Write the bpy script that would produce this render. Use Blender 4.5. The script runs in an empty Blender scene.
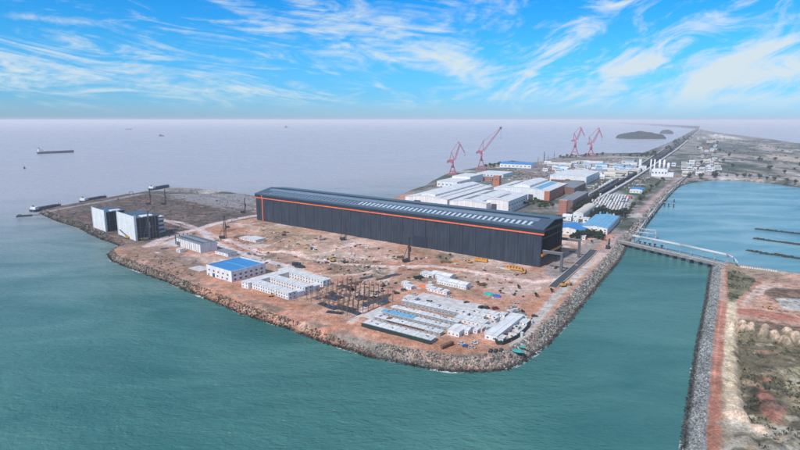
import bpy, math, random
import numpy as np
from mathutils import Vector, Matrix
random.seed(7)
S = bpy.context.scene
COL = S.collection
PI = math.pi
# ------------------------------------------------------------------ camera survey (photo pixel -> point on the ground)
F, HC, HZ = 540.0, 160.0, 120.0
PT = math.atan((225 - HZ) / F); CP, SP = math.cos(PT), math.sin(PT)
SEA = -6.0
def P(px, py, z=0.0):
    x = (px - 400) / F; y = (225 - py) / F
    Y = CP + y * SP; d = SP - y * CP
    t = (HC - z) / d
    return (x * t, Y * t)
def PS(pts, z=0.0): return [P(a, b, z) for a, b in pts]
_a, _b = P(540, 267.5), P(257, 220); HL = math.hypot(_b[0] - _a[0], _b[1] - _a[1])
UX = ((_b[0] - _a[0]) / HL, (_b[1] - _a[1]) / HL); NX = (UX[1], -UX[0])      # the yard's own grid directions
UA = math.atan2(UX[1], UX[0])
# ------------------------------------------------------------------ numpy noise and polygons
def vnoise(x, y, seed=0):
    xi = np.floor(x); yi = np.floor(y); fx = x - xi; fy = y - yi
    fx = fx * fx * (3 - 2 * fx); fy = fy * fy * (3 - 2 * fy)
    def h(a, b):
        n = np.sin(a * 127.1 + b * 311.7 + seed * 74.7) * 43758.5453
        return n - np.floor(n)
    a = h(xi, yi); b = h(xi + 1, yi); c = h(xi, yi + 1); d = h(xi + 1, yi + 1)
    return a + (b - a) * fx + (c - a) * fy + (a - b - c + d) * fx * fy
def fbm(x, y, s, seed=0, o=4):
    r = 0; a = 0.5; t = 0
    for i in range(o):
        r = r + a * vnoise(x / s, y / s, seed + i * 13); t += a; a *= 0.5; s *= 0.5
    return r / t
def sdist(X, Y, poly, closed=True):
    n = len(poly); D = np.full(X.shape, 1e18); inside = np.zeros(X.shape, bool)
    for i in range(n if closed else n - 1):
        ax, ay = poly[i]; bx, by = poly[(i + 1) % n]
        ex, ey = bx - ax, by - ay; L = ex * ex + ey * ey + 1e-12
        t = np.clip(((X - ax) * ex + (Y - ay) * ey) / L, 0, 1)
        D = np.minimum(D, (X - ax - t * ex) ** 2 + (Y - ay - t * ey) ** 2)
        if closed:
            c = (ay > Y) != (by > Y)
            with np.errstate(divide='ignore', invalid='ignore'):
                xi = (bx - ax) * (Y - ay) / (by - ay if by != ay else 1e-12) + ax
            inside ^= c & (X < xi)
    D = np.sqrt(D)
    return np.where(inside, D, -D) if closed else D
def sstep(a, b, x):
    t = np.clip((x - a) / (b - a), 0, 1); return t * t * (3 - 2 * t)
# ------------------------------------------------------------------ materials
def mat(name, col, rough=0.7, metal=0.0, var=0.12, scale=0.6, bump=0.0, spec=0.35, stripe=None, streak=0.0):
    m = bpy.data.materials.new(name); m.use_nodes = True
    nt = m.node_tree; b = nt.nodes['Principled BSDF']
    b.inputs['Roughness'].default_value = rough; b.inputs['Metallic'].default_value = metal
    b.inputs['Specular IOR Level'].default_value = spec
    tc = nt.nodes.new('ShaderNodeTexCoord')
    n = nt.nodes.new('ShaderNodeTexNoise'); n.inputs['Scale'].default_value = scale; n.inputs['Detail'].default_value = 6
    n.inputs['Roughness'].default_value = 0.65
    nt.links.new(tc.outputs['Object'], n.inputs['Vector'])
    r = nt.nodes.new('ShaderNodeMapRange'); r.inputs[1].default_value = 0.3; r.inputs[2].default_value = 0.7
    r.inputs[3].default_value = 1 - var; r.inputs[4].default_value = 1 + var
    nt.links.new(n.outputs[0], r.inputs[0])
    mx = nt.nodes.new('ShaderNodeVectorMath'); mx.operation = 'SCALE'; mx.inputs[0].default_value = col[:3]
    last = r.outputs[0]
    if streak:   # rain streaks and dust running down a wall
        mp = nt.nodes.new('ShaderNodeMapping'); mp.inputs['Scale'].default_value = (0.45, 0.45, 0.035); nt.links.new(tc.outputs['Object'], mp.inputs[0])
        n3 = nt.nodes.new('ShaderNodeTexNoise'); n3.inputs['Scale'].default_value = 1.0; n3.inputs['Detail'].default_value = 6; nt.links.new(mp.outputs[0], n3.inputs['Vector'])
        r3 = nt.nodes.new('ShaderNodeMapRange'); r3.inputs[1].default_value = 0.35; r3.inputs[2].default_value = 0.65; r3.inputs[3].default_value = 1 - streak; r3.inputs[4].default_value = 1 + streak; nt.links.new(n3.outputs[0], r3.inputs[0])
        k3 = nt.nodes.new('ShaderNodeMath'); k3.operation = 'MULTIPLY'; nt.links.new(last, k3.inputs[0]); nt.links.new(r3.outputs[0], k3.inputs[1]); last = k3.outputs[0]
    if stripe:   # (axis, period, depth) sheet joints or ribs
        sx = nt.nodes.new('ShaderNodeSeparateXYZ'); nt.links.new(tc.outputs['Object'], sx.inputs[0])
        d = nt.nodes.new('ShaderNodeMath'); d.operation = 'DIVIDE'; d.inputs[1].default_value = stripe[1]
        nt.links.new(sx.outputs[stripe[0]], d.inputs[0])
        fr = nt.nodes.new('ShaderNodeMath'); fr.operation = 'FRACT'; nt.links.new(d.outputs[0], fr.inputs[0])
        g = nt.nodes.new('ShaderNodeMath'); g.operation = 'LESS_THAN'; g.inputs[1].default_value = 0.14; nt.links.new(fr.outputs[0], g.inputs[0])
        k = nt.nodes.new('ShaderNodeMath'); k.operation = 'MULTIPLY_ADD'; k.inputs[1].default_value = -stripe[2]; k.inputs[2].default_value = 1
        nt.links.new(g.outputs[0], k.inputs[0])
        mm = nt.nodes.new('ShaderNodeMath'); mm.operation = 'MULTIPLY'
        nt.links.new(last, mm.inputs[0]); nt.links.new(k.outputs[0], mm.inputs[1]); last = mm.outputs[0]
    nt.links.new(last, mx.inputs['Scale']); nt.links.new(mx.outputs[0], b.inputs['Base Color'])
    if bump:
        bp = nt.nodes.new('ShaderNodeBump'); bp.inputs['Distance'].default_value = bump
        nt.links.new(n.outputs[0], bp.inputs['Height']); nt.links.new(bp.outputs[0], b.inputs['Normal'])
    return m
M = {}
def dm(n, *a, **k): M[n] = mat(n, *a, **k)
dm('white_wall', (0.72, 0.72, 0.725), 0.6, var=0.12, scale=0.2, streak=0.12)
dm('white_roof', (0.68, 0.69, 0.705), 0.55, var=0.2, scale=0.12, stripe=(0, 6.0, 0.22))
dm('site_roof', (0.64, 0.65, 0.665), 0.6, var=0.28, scale=0.35, stripe=(0, 6.0, 0.22))
dm('grey_roof', (0.22, 0.235, 0.26), 0.6, var=0.2, scale=0.1, stripe=(0, 5.0, 0.2))
dm('concrete', (0.42, 0.40, 0.39), 0.85, var=0.2, scale=0.3)
dm('slab', (0.55, 0.53, 0.53), 0.85, var=0.28, scale=0.2)
dm('cabin_wall', (0.33, 0.35, 0.37), 0.7, var=0.35, scale=0.4)  # darkened to stand in for the shaded gaps between white cabin rows
dm('hall_wall', (0.032, 0.045, 0.066), 0.45, var=0.16, scale=0.05, stripe=(0, 6.0, 0.07), spec=0.4, streak=0.28)
dm('hall_band', (0.022, 0.032, 0.052), 0.4, var=0.1, scale=0.05)
dm('hall_roof', (0.060, 0.098, 0.145), 0.42, var=0.2, scale=0.04, stripe=(0, 12.0, 0.2), spec=0.45)
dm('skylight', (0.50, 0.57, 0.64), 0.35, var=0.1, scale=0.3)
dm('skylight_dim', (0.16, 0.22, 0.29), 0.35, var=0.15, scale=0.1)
dm('hall_orange', (0.76, 0.17, 0.075), 0.5, var=0.18, scale=0.1, streak=0.1)
dm('orange', (0.62, 0.26, 0.07), 0.6, var=0.15)
dm('yellow', (0.62, 0.33, 0.06), 0.55, var=0.15)
dm('crane_red', (0.44, 0.135, 0.18), 0.55, var=0.15, scale=0.2)
dm('bridge_concrete', (0.24, 0.235, 0.23), 0.9, var=0.35, scale=0.2)
dm('steel', (0.12, 0.125, 0.14), 0.6, var=0.2)
dm('dark_steel', (0.045, 0.05, 0.062), 0.6, var=0.25)
dm('rust', (0.20, 0.10, 0.065), 0.8, var=0.3)
dm('blue_roof', (0.045, 0.24, 0.55), 0.5, var=0.1, scale=0.1, stripe=(0, 4.0, 0.12))
dm('pale_blue_roof', (0.16, 0.40, 0.60), 0.5, var=0.14, scale=0.1, stripe=(0, 5.0, 0.3))
dm('cream_roof', (0.62, 0.57, 0.50), 0.6, var=0.1, scale=0.1)
dm('brick', (0.48, 0.17, 0.11), 0.8, var=0.15, scale=0.3, stripe=(2, 3.2, 0.25))
dm('brick_brown', (0.20, 0.115, 0.10), 0.8, var=0.2, scale=0.3, stripe=(2, 3.2, 0.35))
dm('glass', (0.035, 0.05, 0.07), 0.15, var=0.1, spec=0.6)
dm('cabin_glass', (0.10, 0.12, 0.15), 0.3, var=0.5, scale=0.2)
dm('window_dark', (0.07, 0.085, 0.11), 0.3, var=0.2)
dm('rubber', (0.02, 0.02, 0.022), 0.8)
dm('dark_green', (0.022, 0.045, 0.042), 0.7, var=0.2)
dm('teal', (0.05, 0.36, 0.33), 0.7, var=0.2)
dm('blue_paint', (0.03, 0.13, 0.42), 0.5, var=0.1)
dm('ship_blue', (0.035, 0.06, 0.11), 0.5, var=0.15)
dm('pipe_white', (0.52, 0.54, 0.56), 0.45, var=0.08)
dm('bark', (0.09, 0.065, 0.045), 0.9)
dm('timber', (0.16, 0.10, 0.07), 0.8, var=0.3)
dm('cloth_orange', (0.70, 0.20, 0.07), 0.8, var=0.15)
dm('asphalt', (0.075, 0.08, 0.09), 0.85, var=0.2, scale=0.2)
dm('island_rock', (0.022, 0.040, 0.034), 0.9, var=0.5, scale=0.03, bump=2.0)
dm('float_dark', (0.05, 0.055, 0.05), 0.8, var=0.3)
for i, c in enumerate([(0.035, 0.037, 0.042), (0.55, 0.56, 0.58), (0.30, 0.045, 0.04), (0.03, 0.10, 0.30), (0.20, 0.21, 0.23), (0.45, 0.40, 0.33)]):
    dm('car_paint_%d' % i, c, 0.3, var=0.04, spec=0.6)
def leaf_mat(name, c, dv=0.45):
    m = mat(name, c, 0.8, var=dv, scale=0.5); return m
M['leaf'] = leaf_mat('leaf', (0.045, 0.075, 0.035)); M['leaf_dark'] = leaf_mat('leaf_dark', (0.028, 0.050, 0.034)); M['leaf_dry'] = leaf_mat('leaf_dry', (0.11, 0.105, 0.060))

def attr_ground(name, bump=0.5, fine=1.0):
    m = bpy.data.materials.new(name); m.use_nodes = True; nt = m.node_tree; b = nt.nodes['Principled BSDF']
    b.inputs['Roughness'].default_value = 0.95; b.inputs['Specular IOR Level'].default_value = 0.12
    a = nt.nodes.new('ShaderNodeAttribute'); a.attribute_name = 'Col'
    g = nt.nodes.new('ShaderNodeNewGeometry')
    fac = None
    for sc, lo, hi, det in ((0.035, 0.82, 1.18, 5), (0.16 * fine, 0.62, 1.36, 9), (0.7 * fine, 0.60, 1.42, 7)):
        n = nt.nodes.new('ShaderNodeTexNoise'); n.inputs['Scale'].default_value = sc; n.inputs['Detail'].default_value = det
        n.inputs['Roughness'].default_value = 0.7
        nt.links.new(g.outputs['Position'], n.inputs['Vector'])
        r = nt.nodes.new('ShaderNodeMapRange'); r.inputs[1].default_value = 0.33; r.inputs[2].default_value = 0.67
        r.inputs[3].default_value = lo; r.inputs[4].default_value = hi
        nt.links.new(n.outputs[0], r.inputs[0])
        if fac is None: fac = r.outputs[0]
        else:
            k = nt.nodes.new('ShaderNodeMath'); k.operation = 'MULTIPLY'
            nt.links.new(fac, k.inputs[0]); nt.links.new(r.outputs[0], k.inputs[1]); fac = k.outputs[0]
        last = n
    v = nt.nodes.new('ShaderNodeVectorMath'); v.operation = 'SCALE'
    nt.links.new(a.outputs['Color'], v.inputs[0]); nt.links.new(fac, v.inputs['Scale']); nt.links.new(v.outputs[0], b.inputs['Base Color'])
    bp = nt.nodes.new('ShaderNodeBump'); bp.inputs['Distance'].default_value = bump; bp.inputs['Strength'].default_value = 0.8
    nt.links.new(last.outputs[0], bp.inputs['Height']); nt.links.new(bp.outputs[0], b.inputs['Normal'])
    return m
M['ground'] = attr_ground('ground_soil', 1.3); M['rocks'] = attr_ground('rock_stone', 0.2)
M['town'] = attr_ground('town_soil', 0.5, 0.15)
# ------------------------------------------------------------------ mesh builder
class MB:
    def __init__(s): s.v = []; s.f = []; s.m = []; s.mi = 0
    def add(s, vs, fs):
        o = len(s.v); s.v += [tuple(p) for p in vs]; s.f += [tuple(i + o for i in q) for q in fs]; s.m += [s.mi] * len(fs); return s
    def box(s, x0, x1, y0, y1, z0, z1):
        return s.add([(x0, y0, z0), (x1, y0, z0), (x1, y1, z0), (x0, y1, z0), (x0, y0, z1), (x1, y0, z1), (x1, y1, z1), (x0, y1, z1)],
                     [(3, 2, 1, 0), (4, 5, 6, 7), (0, 1, 5, 4), (1, 2, 6, 5), (2, 3, 7, 6), (3, 0, 4, 7)])
    def hexa(s, lo, hi):   # two quads, four points each
        return s.add(list(lo) + list(hi), [(3, 2, 1, 0), (4, 5, 6, 7), (0, 1, 5, 4), (1, 2, 6, 5), (2, 3, 7, 6), (3, 0, 4, 7)])
    def prism(s, poly, z0, z1):
        n = len(poly)
        return s.add([(x, y, z0) for x, y in poly] + [(x, y, z1) for x, y in poly],
                     [tuple(range(n - 1, -1, -1)), tuple(range(n, 2 * n))] + [(i, (i + 1) % n, n + (i + 1) % n, n + i) for i in range(n)])
    def xprism(s, prof, x0, x1):    # profile in (y,z) swept along x
        n = len(prof)
        return s.add([(x0, y, z) for y, z in prof] + [(x1, y, z) for y, z in prof],
                     [tuple(range(n - 1, -1, -1)), tuple(range(n, 2 * n))] + [(i, (i + 1) % n, n + (i + 1) % n, n + i) for i in range(n)])
    def yprism(s, prof, y0, y1):    # profile in (x,z) swept along y
        n = len(prof)
        return s.add([(x, y0, z) for x, z in prof] + [(x, y1, z) for x, z in prof],
                     [tuple(range(n)), tuple(range(2 * n - 1, n - 1, -1))] + [(i, n + i, n + (i + 1) % n, (i + 1) % n) for i in range(n)])
    def tube(s, a, b, r, n=6, r2=None):
        a = Vector(a); b = Vector(b); d = (b - a).normalized()
        u = d.orthogonal().normalized(); w = d.cross(u); r2 = r if r2 is None else r2
        vs = []
        for p, q in ((a, r), (b, r2)):
            for i in range(n):
                t = 2 * PI * i / n + PI / n; vs.append(p + u * math.cos(t) * q + w * math.sin(t) * q)
        return s.add(vs, [tuple(range(n - 1, -1, -1)), tuple(range(n, 2 * n))] + [(i, (i + 1) % n, n + (i + 1) % n, n + i) for i in range(n)])
    def lattice(s, a, b, w, r, n=6, w2=None):   # square truss girder
        a = Vector(a); b = Vector(b); d = (b - a).normalized(); w2 = w if w2 is None else w2
        u = Vector((0, 1, 0)) if abs(d.y) < 0.7 else Vector((1, 0, 0))
        u = (u - d * u.dot(d)).normalized(); k = d.cross(u)
        def c(t, i):
            q = (w + (w2 - w) * t) / 2
            return a.lerp(b, t) + u * q * (1, 1, -1, -1)[i] + k * q * (1, -1, -1, 1)[i]
        for i in range(4):
            s.tube(c(0, i), c(1, i), r, 4)
            for j in range(n):
                s.tube(c(j / n, i), c((j + 1) / n, (i + 1) % 4), r * 0.6, 3)
        return s
    def build(s, name, mats, parent=None, smooth=False):
        me = bpy.data.meshes.new(name); me.from_pydata(s.v, [], s.f)
        if not isinstance(mats, (list, tuple)): mats = [mats]
        for q in mats: me.materials.append(M[q] if isinstance(q, str) else q)
        if len(mats) > 1: me.polygons.foreach_set('material_index', s.m)
        if smooth: me.polygons.foreach_set('use_smooth', [True] * len(s.f))
        o = bpy.data.objects.new(name, me); COL.objects.link(o); o.parent = parent
        return o
def npmesh(name, V, Fq, m, col=None, kind=None, smooth=False):
    me = bpy.data.meshes.new(name); nv, nf = len(V), len(Fq); k = Fq.shape[1]
    me.vertices.add(nv); me.vertices.foreach_set('co', np.ascontiguousarray(V, dtype=np.float32).ravel())
    me.loops.add(nf * k); me.loops.foreach_set('vertex_index', np.ascontiguousarray(Fq, dtype=np.int32).ravel())
    me.polygons.add(nf); me.polygons.foreach_set('loop_start', np.arange(nf, dtype=np.int32) * k)
    if smooth: me.polygons.foreach_set('use_smooth', np.ones(nf, bool))
    me.update(calc_edges=True)
    if col is not None:
        a = me.color_attributes.new('Col', 'FLOAT_COLOR', 'POINT')
        c4 = np.ones((nv, 4), np.float32); c4[:, :3] = col; a.data.foreach_set('color', c4.ravel())
    me.materials.append(M[m] if isinstance(m, str) else m); me.validate()
    o = bpy.data.objects.new(name, me); COL.objects.link(o)
    if kind: o['kind'] = kind
    return o
def tag(o, label=None, cat=None, group=None, kind=None):
    if label: o['label'] = label
    if cat: o['category'] = cat
    if group: o['group'] = group
    if kind: o['kind'] = kind
    return o
def thing(name, label, cat, loc, rz=0.0, group=None, sc=1.0):
    o = bpy.data.objects.new(name, None); COL.objects.link(o)
    o.location = (loc[0], loc[1], loc[2] if len(loc) > 2 else 0); o.rotation_euler = (0, 0, rz); o.scale = (sc, sc, sc)
    o.empty_display_size = 1
    return tag(o, label, cat, group)
def dup(root, loc, rz, label=None, group=None, sc=None, mats=None):
    r = root.copy(); COL.objects.link(r); r.location = (loc[0], loc[1], loc[2] if len(loc) > 2 else 0); r.rotation_euler = (0, 0, rz)
    if sc is not None: r.scale = (sc, sc, sc) if not isinstance(sc, tuple) else sc
    if label: r['label'] = label
    if group: r['group'] = group
    for ch in list(root.children):
        c = ch.copy(); COL.objects.link(c); c.parent = r
        if mats and ch.name.split('.')[0] in mats:
            c.data = mats[ch.name.split('.')[0]]
        for g in ch.children:
            d = g.copy(); COL.objects.link(d); d.parent = c
    return r
def recolour(me, mat_):
    k = me.name + mat_
    if k in bpy.data.meshes: return bpy.data.meshes[k]
    n = me.copy(); n.name = k; n.materials[0] = M[mat_]; return n
ORD = ['first', 'second', 'third', 'fourth', 'fifth', 'sixth', 'seventh', 'eighth', 'ninth', 'tenth', 'eleventh', 'twelfth', 'thirteenth', 'fourteenth', 'fifteenth', 'sixteenth', 'seventeenth', 'eighteenth', 'nineteenth', 'twentieth',
       'twenty-first', 'twenty-second', 'twenty-third', 'twenty-fourth', 'twenty-fifth', 'twenty-sixth', 'twenty-seventh', 'twenty-eighth', 'twenty-ninth', 'thirtieth']

# ================================================================== LAND
main_px = [(40,213.5),(60,222),(80,228),(92,235),(104,240),(118,245),(121,249),(108,254),(112,261),(130,268),(150,276),(165,281),(185,290),(215,302),
 (240,313),(270,323),(295,331),(320,341),(345,349),(370,357),(395,362),(425,368),(450,371.5),(480,372),(505,370),(520,364),(535,354),(550,343),(560,331),
 (572,318),(582,305),(592,293),(602,280),(612,269),(620,259),(625,250),(627,243),(634,238),(640,231),(648,222),(655,213),(663,203),(672,192),(680,186),(690,183),
 (715,180.5),(740,181),(770,183.5),(800,187.5),(850,193),(1000,215),(1250,235),(1250,150),(1000,148),(900,150),(840,148),(800,143.5),(770,139),(745,136),(720,133),(706,130.6),
 (698,128.4),(694,129.6),(680,137),(665,144),(652,149),(640,154),(622,154),(600,154),(560,157),(545,160.5),(530,163.5),(512,161.5),(500,163),(480,167),
 (468,170),(445,174.5),(432,181),(425,186),(408,191.5),(400,196),(390,200),(330,199),(270,198.5),(256,198),(230,193),(200,190),(175,189.3),(140,193.3),(112,199),(90,202.9),(60,208.4)]
right_px = [(711,268),(708,285),(706,300),(702,320),(697,345),(694,365),(691,385),(688,405),(685,425),(683,450),(675,520),(668,640),(1150,640),(1150,340),(900,294),
 (800,277.5),(770,272.5),(740,268),(724,263)]
MAIN = PS(main_px, SEA); RIGHT = PS(right_px, SEA)
def w_px(pts, z=0.0): return PS(pts, z)
# paint list: (kind, world pts, colour, softness m, strength, width m)
PINK = (0.57, 0.315, 0.235); ORANGE = (0.56, 0.26, 0.165); PALE = (0.66, 0.475, 0.41); ROAD = (0.68, 0.55, 0.55); GREYG = (0.25, 0.23, 0.215); SCRUB = (0.13, 0.125, 0.09)
DARK = (0.088, 0.082, 0.084); RED = (0.40, 0.155, 0.105); CREAM = (0.74, 0.60, 0.44); CONC = (0.55, 0.51, 0.49)
def poly(px, c, soft=4, k=1.0, warp=6): return ('p', w_px(px), c, soft, k, warp)
def line(px, c, w, soft=1.5, k=1.0, warp=1.0): return ('l', w_px(px), c, soft, k, warp, w)
paint_main = [
 poly([(30,205),(92,240),(125,247),(160,243),(196,229),(257,217),(262,186),(175,180)], DARK, 12, 0.95, 20),
 poly([(100,236),(118,250),(150,272),(200,290),(206,262),(160,244)], (0.26,0.20,0.165), 8, 0.7, 12),
 poly([(160,188),(256,194),(256,209),(215,206),(180,199)], (0.33,0.32,0.35), 12, 0.75, 25),
 line([(172,188),(215,195),(257,204)], (0.34,0.32,0.33), 10, 6, 0.6, 4), line([(150,193),(210,205),(245,213)], (0.27,0.25,0.26), 7, 5, 0.7, 5),
 line([(165,200),(205,209),(238,217)], (0.055,0.05,0.05), 7, 5, 0.7, 5), line([(190,192),(232,201),(258,208)], (0.07,0.07,0.07), 6, 4, 0.6, 5),
 line([(40,213.4),(60,209),(90,203.6),(112,199.8),(140,194.1),(175,190.2)], (0.36,0.34,0.34), 13, 4, 0.9, 2),
 # pale grey and scrub patches in the open site
 poly([(215,255),(250,250),(300,262),(290,270),(250,268)], GREYG, 6, 0.5), poly([(330,232),(400,246),(396,262),(345,262),(300,250)], PALE, 8, 0.55, 14),
 poly([(262,225),(300,228),(320,242),(290,250),(250,240)], (0.36,0.27,0.17), 6, 0.5, 14), poly([(300,245),(322,250),(315,262),(296,262)], (0.40,0.30,0.17), 5, 0.6, 10),
 poly([(318,255),(372,262),(385,272),(345,275),(312,266)], (0.24,0.22,0.18), 6, 0.5, 12), poly([(352,262),(395,268),(392,280),(352,282)], (0.30,0.26,0.22), 5, 0.45, 10),
 poly([(196,283),(240,298),(300,318),(345,336),(345,345),(290,325),(235,305),(190,288)], ORANGE, 4, 0.75, 8),
 poly([(240,290),(280,305),(330,322),(322,328),(270,312),(236,298)], PINK, 4, 0.7, 5),
 poly([(303,290),(345,280),(396,290),(352,322)], (0.47,0.33,0.26), 4, 0.8, 4),
 poly([(395,274),(470,285),(520,300),(545,320),(500,316),(420,300),(380,284)], PINK, 6, 0.6, 8),
 poly([(410,268),(432,270),(450,282),(436,287),(410,278)], SCRUB, 3, 0.6, 6), poly([(440,284),(480,290),(478,296),(440,289)], (0.22,0.20,0.12), 3, 0.6, 4),
 poly([(440,252),(456,255),(448,262),(434,258)], SCRUB, 2, 0.7, 4),
 poly([(470,262),(540,272),(575,258),(560,290),(520,300),(470,285)], (0.52,0.38,0.33), 8, 0.6, 8),
 # gable yard behind the hall's open end
 poly([(543,267),(562,255),(600,236),(602,244),(560,286),(545,272)], (0.30,0.29,0.29), 3, 0.85, 4),
 # roads
 line([(262,214.5),(235,219),(214,224),(199,229),(180,233),(160,240),(148,246)], ROAD, 15, 2, 0.95),
 line([(132,216),(160,219),(183,223),(199,229),(215,236),(240,245),(262,254)], ROAD, 8, 2, 0.9), line([(161,220),(185,227),(198,231)], ROAD, 5, 2, 0.7),
 line([(199,229),(212,241),(232,250),(262,260),(286,266),(300,270)], (0.66,0.57,0.58), 10, 1.5, 1.0),
 line([(262,252),(290,252),(312,259),(345,264),(372,266),(400,267),(432,266),(470,271),(505,278),(535,282),(560,280),(575,270)], (0.78,0.58,0.52), 10, 1.5, 1.0, 1.5),
 line([(300,257),(330,252),(350,244),(372,243)], (0.72,0.52,0.46), 7, 1.5, 0.95, 2),
 line([(285,266),(318,275),(350,275),(380,272),(395,268)], (0.72,0.52,0.45), 6, 1.5, 0.9, 2),
 line([(395,268),(388,278),(380,290),(372,300),(360,315),(352,322)], (0.66,0.54,0.50), 6, 1.5, 0.9),
 line([(380,288),(392,296),(420,294),(455,298),(480,303),(508,300),(540,294),(560,285)], (0.60,0.31,0.22), 9, 2.5, 0.85, 3),
 line([(420,320),(455,338),(480,345),(508,338),(525,325),(537,310)], (0.60,0.32,0.23), 6, 3, 0.6, 3),
 line([(352,333),(395,346),(430,355),(470,360),(500,357),(520,345),(533,332),(548,318),(560,302),(574,287),(590,270),(604,256)], (0.60,0.36,0.27), 9, 2, 0.7, 2),
 line([(515,345),(527,333),(537,320),(546,308),(556,296),(570,283),(588,266),(604,252),(612,244)], CONC, 8, 1.5, 1.0, 0.6),
 line([(598,262),(612,250)], PALE, 22, 4, 0.7),
 line([(604,252),(616,240),(628,226),(642,211),(656,197),(668,186.5),(680,180),(694,176)], (0.48,0.35,0.34), 14, 3, 0.95, 2),
 line([(655,203),(668,190),(684,180),(690,172),(702,163),(712,157)], (0.07,0.065,0.07), 8, 3, 0.8, 1),
 # spoil strip just inside the rock wall is added by distance
]
paint_far = [
 poly([(615,183),(650,187),(648,197),(636,198),(600,196)], (0.07,0.10,0.06), 8, 0.9, 10),
 poly([(600,176),(650,178),(670,182),(655,190),(610,186)], (0.10,0.12,0.08), 10, 0.6, 16),
 poly([(575,196),(600,188),(635,196),(628,211),(590,212)], (0.42,0.42,0.44), 5, 0.8, 6),
 poly([(400,206),(440,184),(480,170),(500,170),(480,190)], (0.30,0.30,0.32), 8, 0.7, 10),
 poly([(520,165),(560,160),(600,156),(640,160),(600,172),(560,176),(520,178)], (0.24,0.20,0.205), 15, 0.8, 30),
 poly([(590,166),(632,160),(640,164),(612,172),(590,174)], (0.40,0.40,0.42), 15, 0.6, 25),
 poly([(470,172),(516,165),(520,180),(500,190),(480,184)], (0.12,0.15,0.12), 12, 0.8, 20),
 # causeway corridor
 line([(566,216),(590,199),(620,183),(648,165),(675,146),(698,128.6)], (0.035,0.045,0.055), 34, 4, 1.0, 0),
 line([(573,216),(600,199),(628,183),(655,165),(678,149),(700,129.5)], (0.38,0.39,0.41), 10, 2, 0.9, 0),
 line([(560,214),(584,199),(614,181),(642,163),(668,146.5)], (0.40,0.40,0.41), 7, 2, 0.7, 0),
 line([(640,214),(656,197),(668,186.5),(681,178),(690,171.5),(700,163),(712,154)], (0.48,0.35,0.34), 12, 3, 0.95, 2),
 line([(668,190),(684,178),(697,165),(712,155)], (0.06,0.065,0.075), 11, 3, 0.8, 1),
 line([(676,187),(690,183.5),(715,181),(740,181.6),(770,184),(800,188)], (0.42,0.38,0.34), 20, 10, 0.7, 5),
 line([(692,171),(740,173),(800,180)], (0.34,0.31,0.31), 14, 8, 0.7, 6),
 poly([(708,134),(735,137),(745,140),(712,137.5)], (0.62,0.60,0.55), 30, 1.0, 40),
 poly([(755,153),(790,156),(840,162),(840,168),(790,162),(758,157)], (0.55,0.44,0.36), 20, 0.85, 40),
 poly([(730,148),(755,149),(768,152),(740,152)], (0.45,0.36,0.34), 20, 0.7, 40),
 poly([(772,166),(800,174),(850,184),(850,190),(800,182),(775,171)], (0.50,0.42,0.38), 12, 0.85, 25),
 poly([(715,172),(760,176),(768,181),(720,178)], (0.42,0.40,0.40), 12, 0.6, 30),
 poly([(702,165),(712,165),(712,178),(702,178)], (0.48,0.36,0.38), 12, 0.7, 15),
 poly([(735,165),(780,170),(790,176),(740,171)], (0.07,0.09,0.075), 14, 0.7, 30),
 poly([(700,141),(745,144),(800,153),(800,158),(745,152),(700,150)], (0.06,0.085,0.08), 30, 0.65, 60),
]
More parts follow.
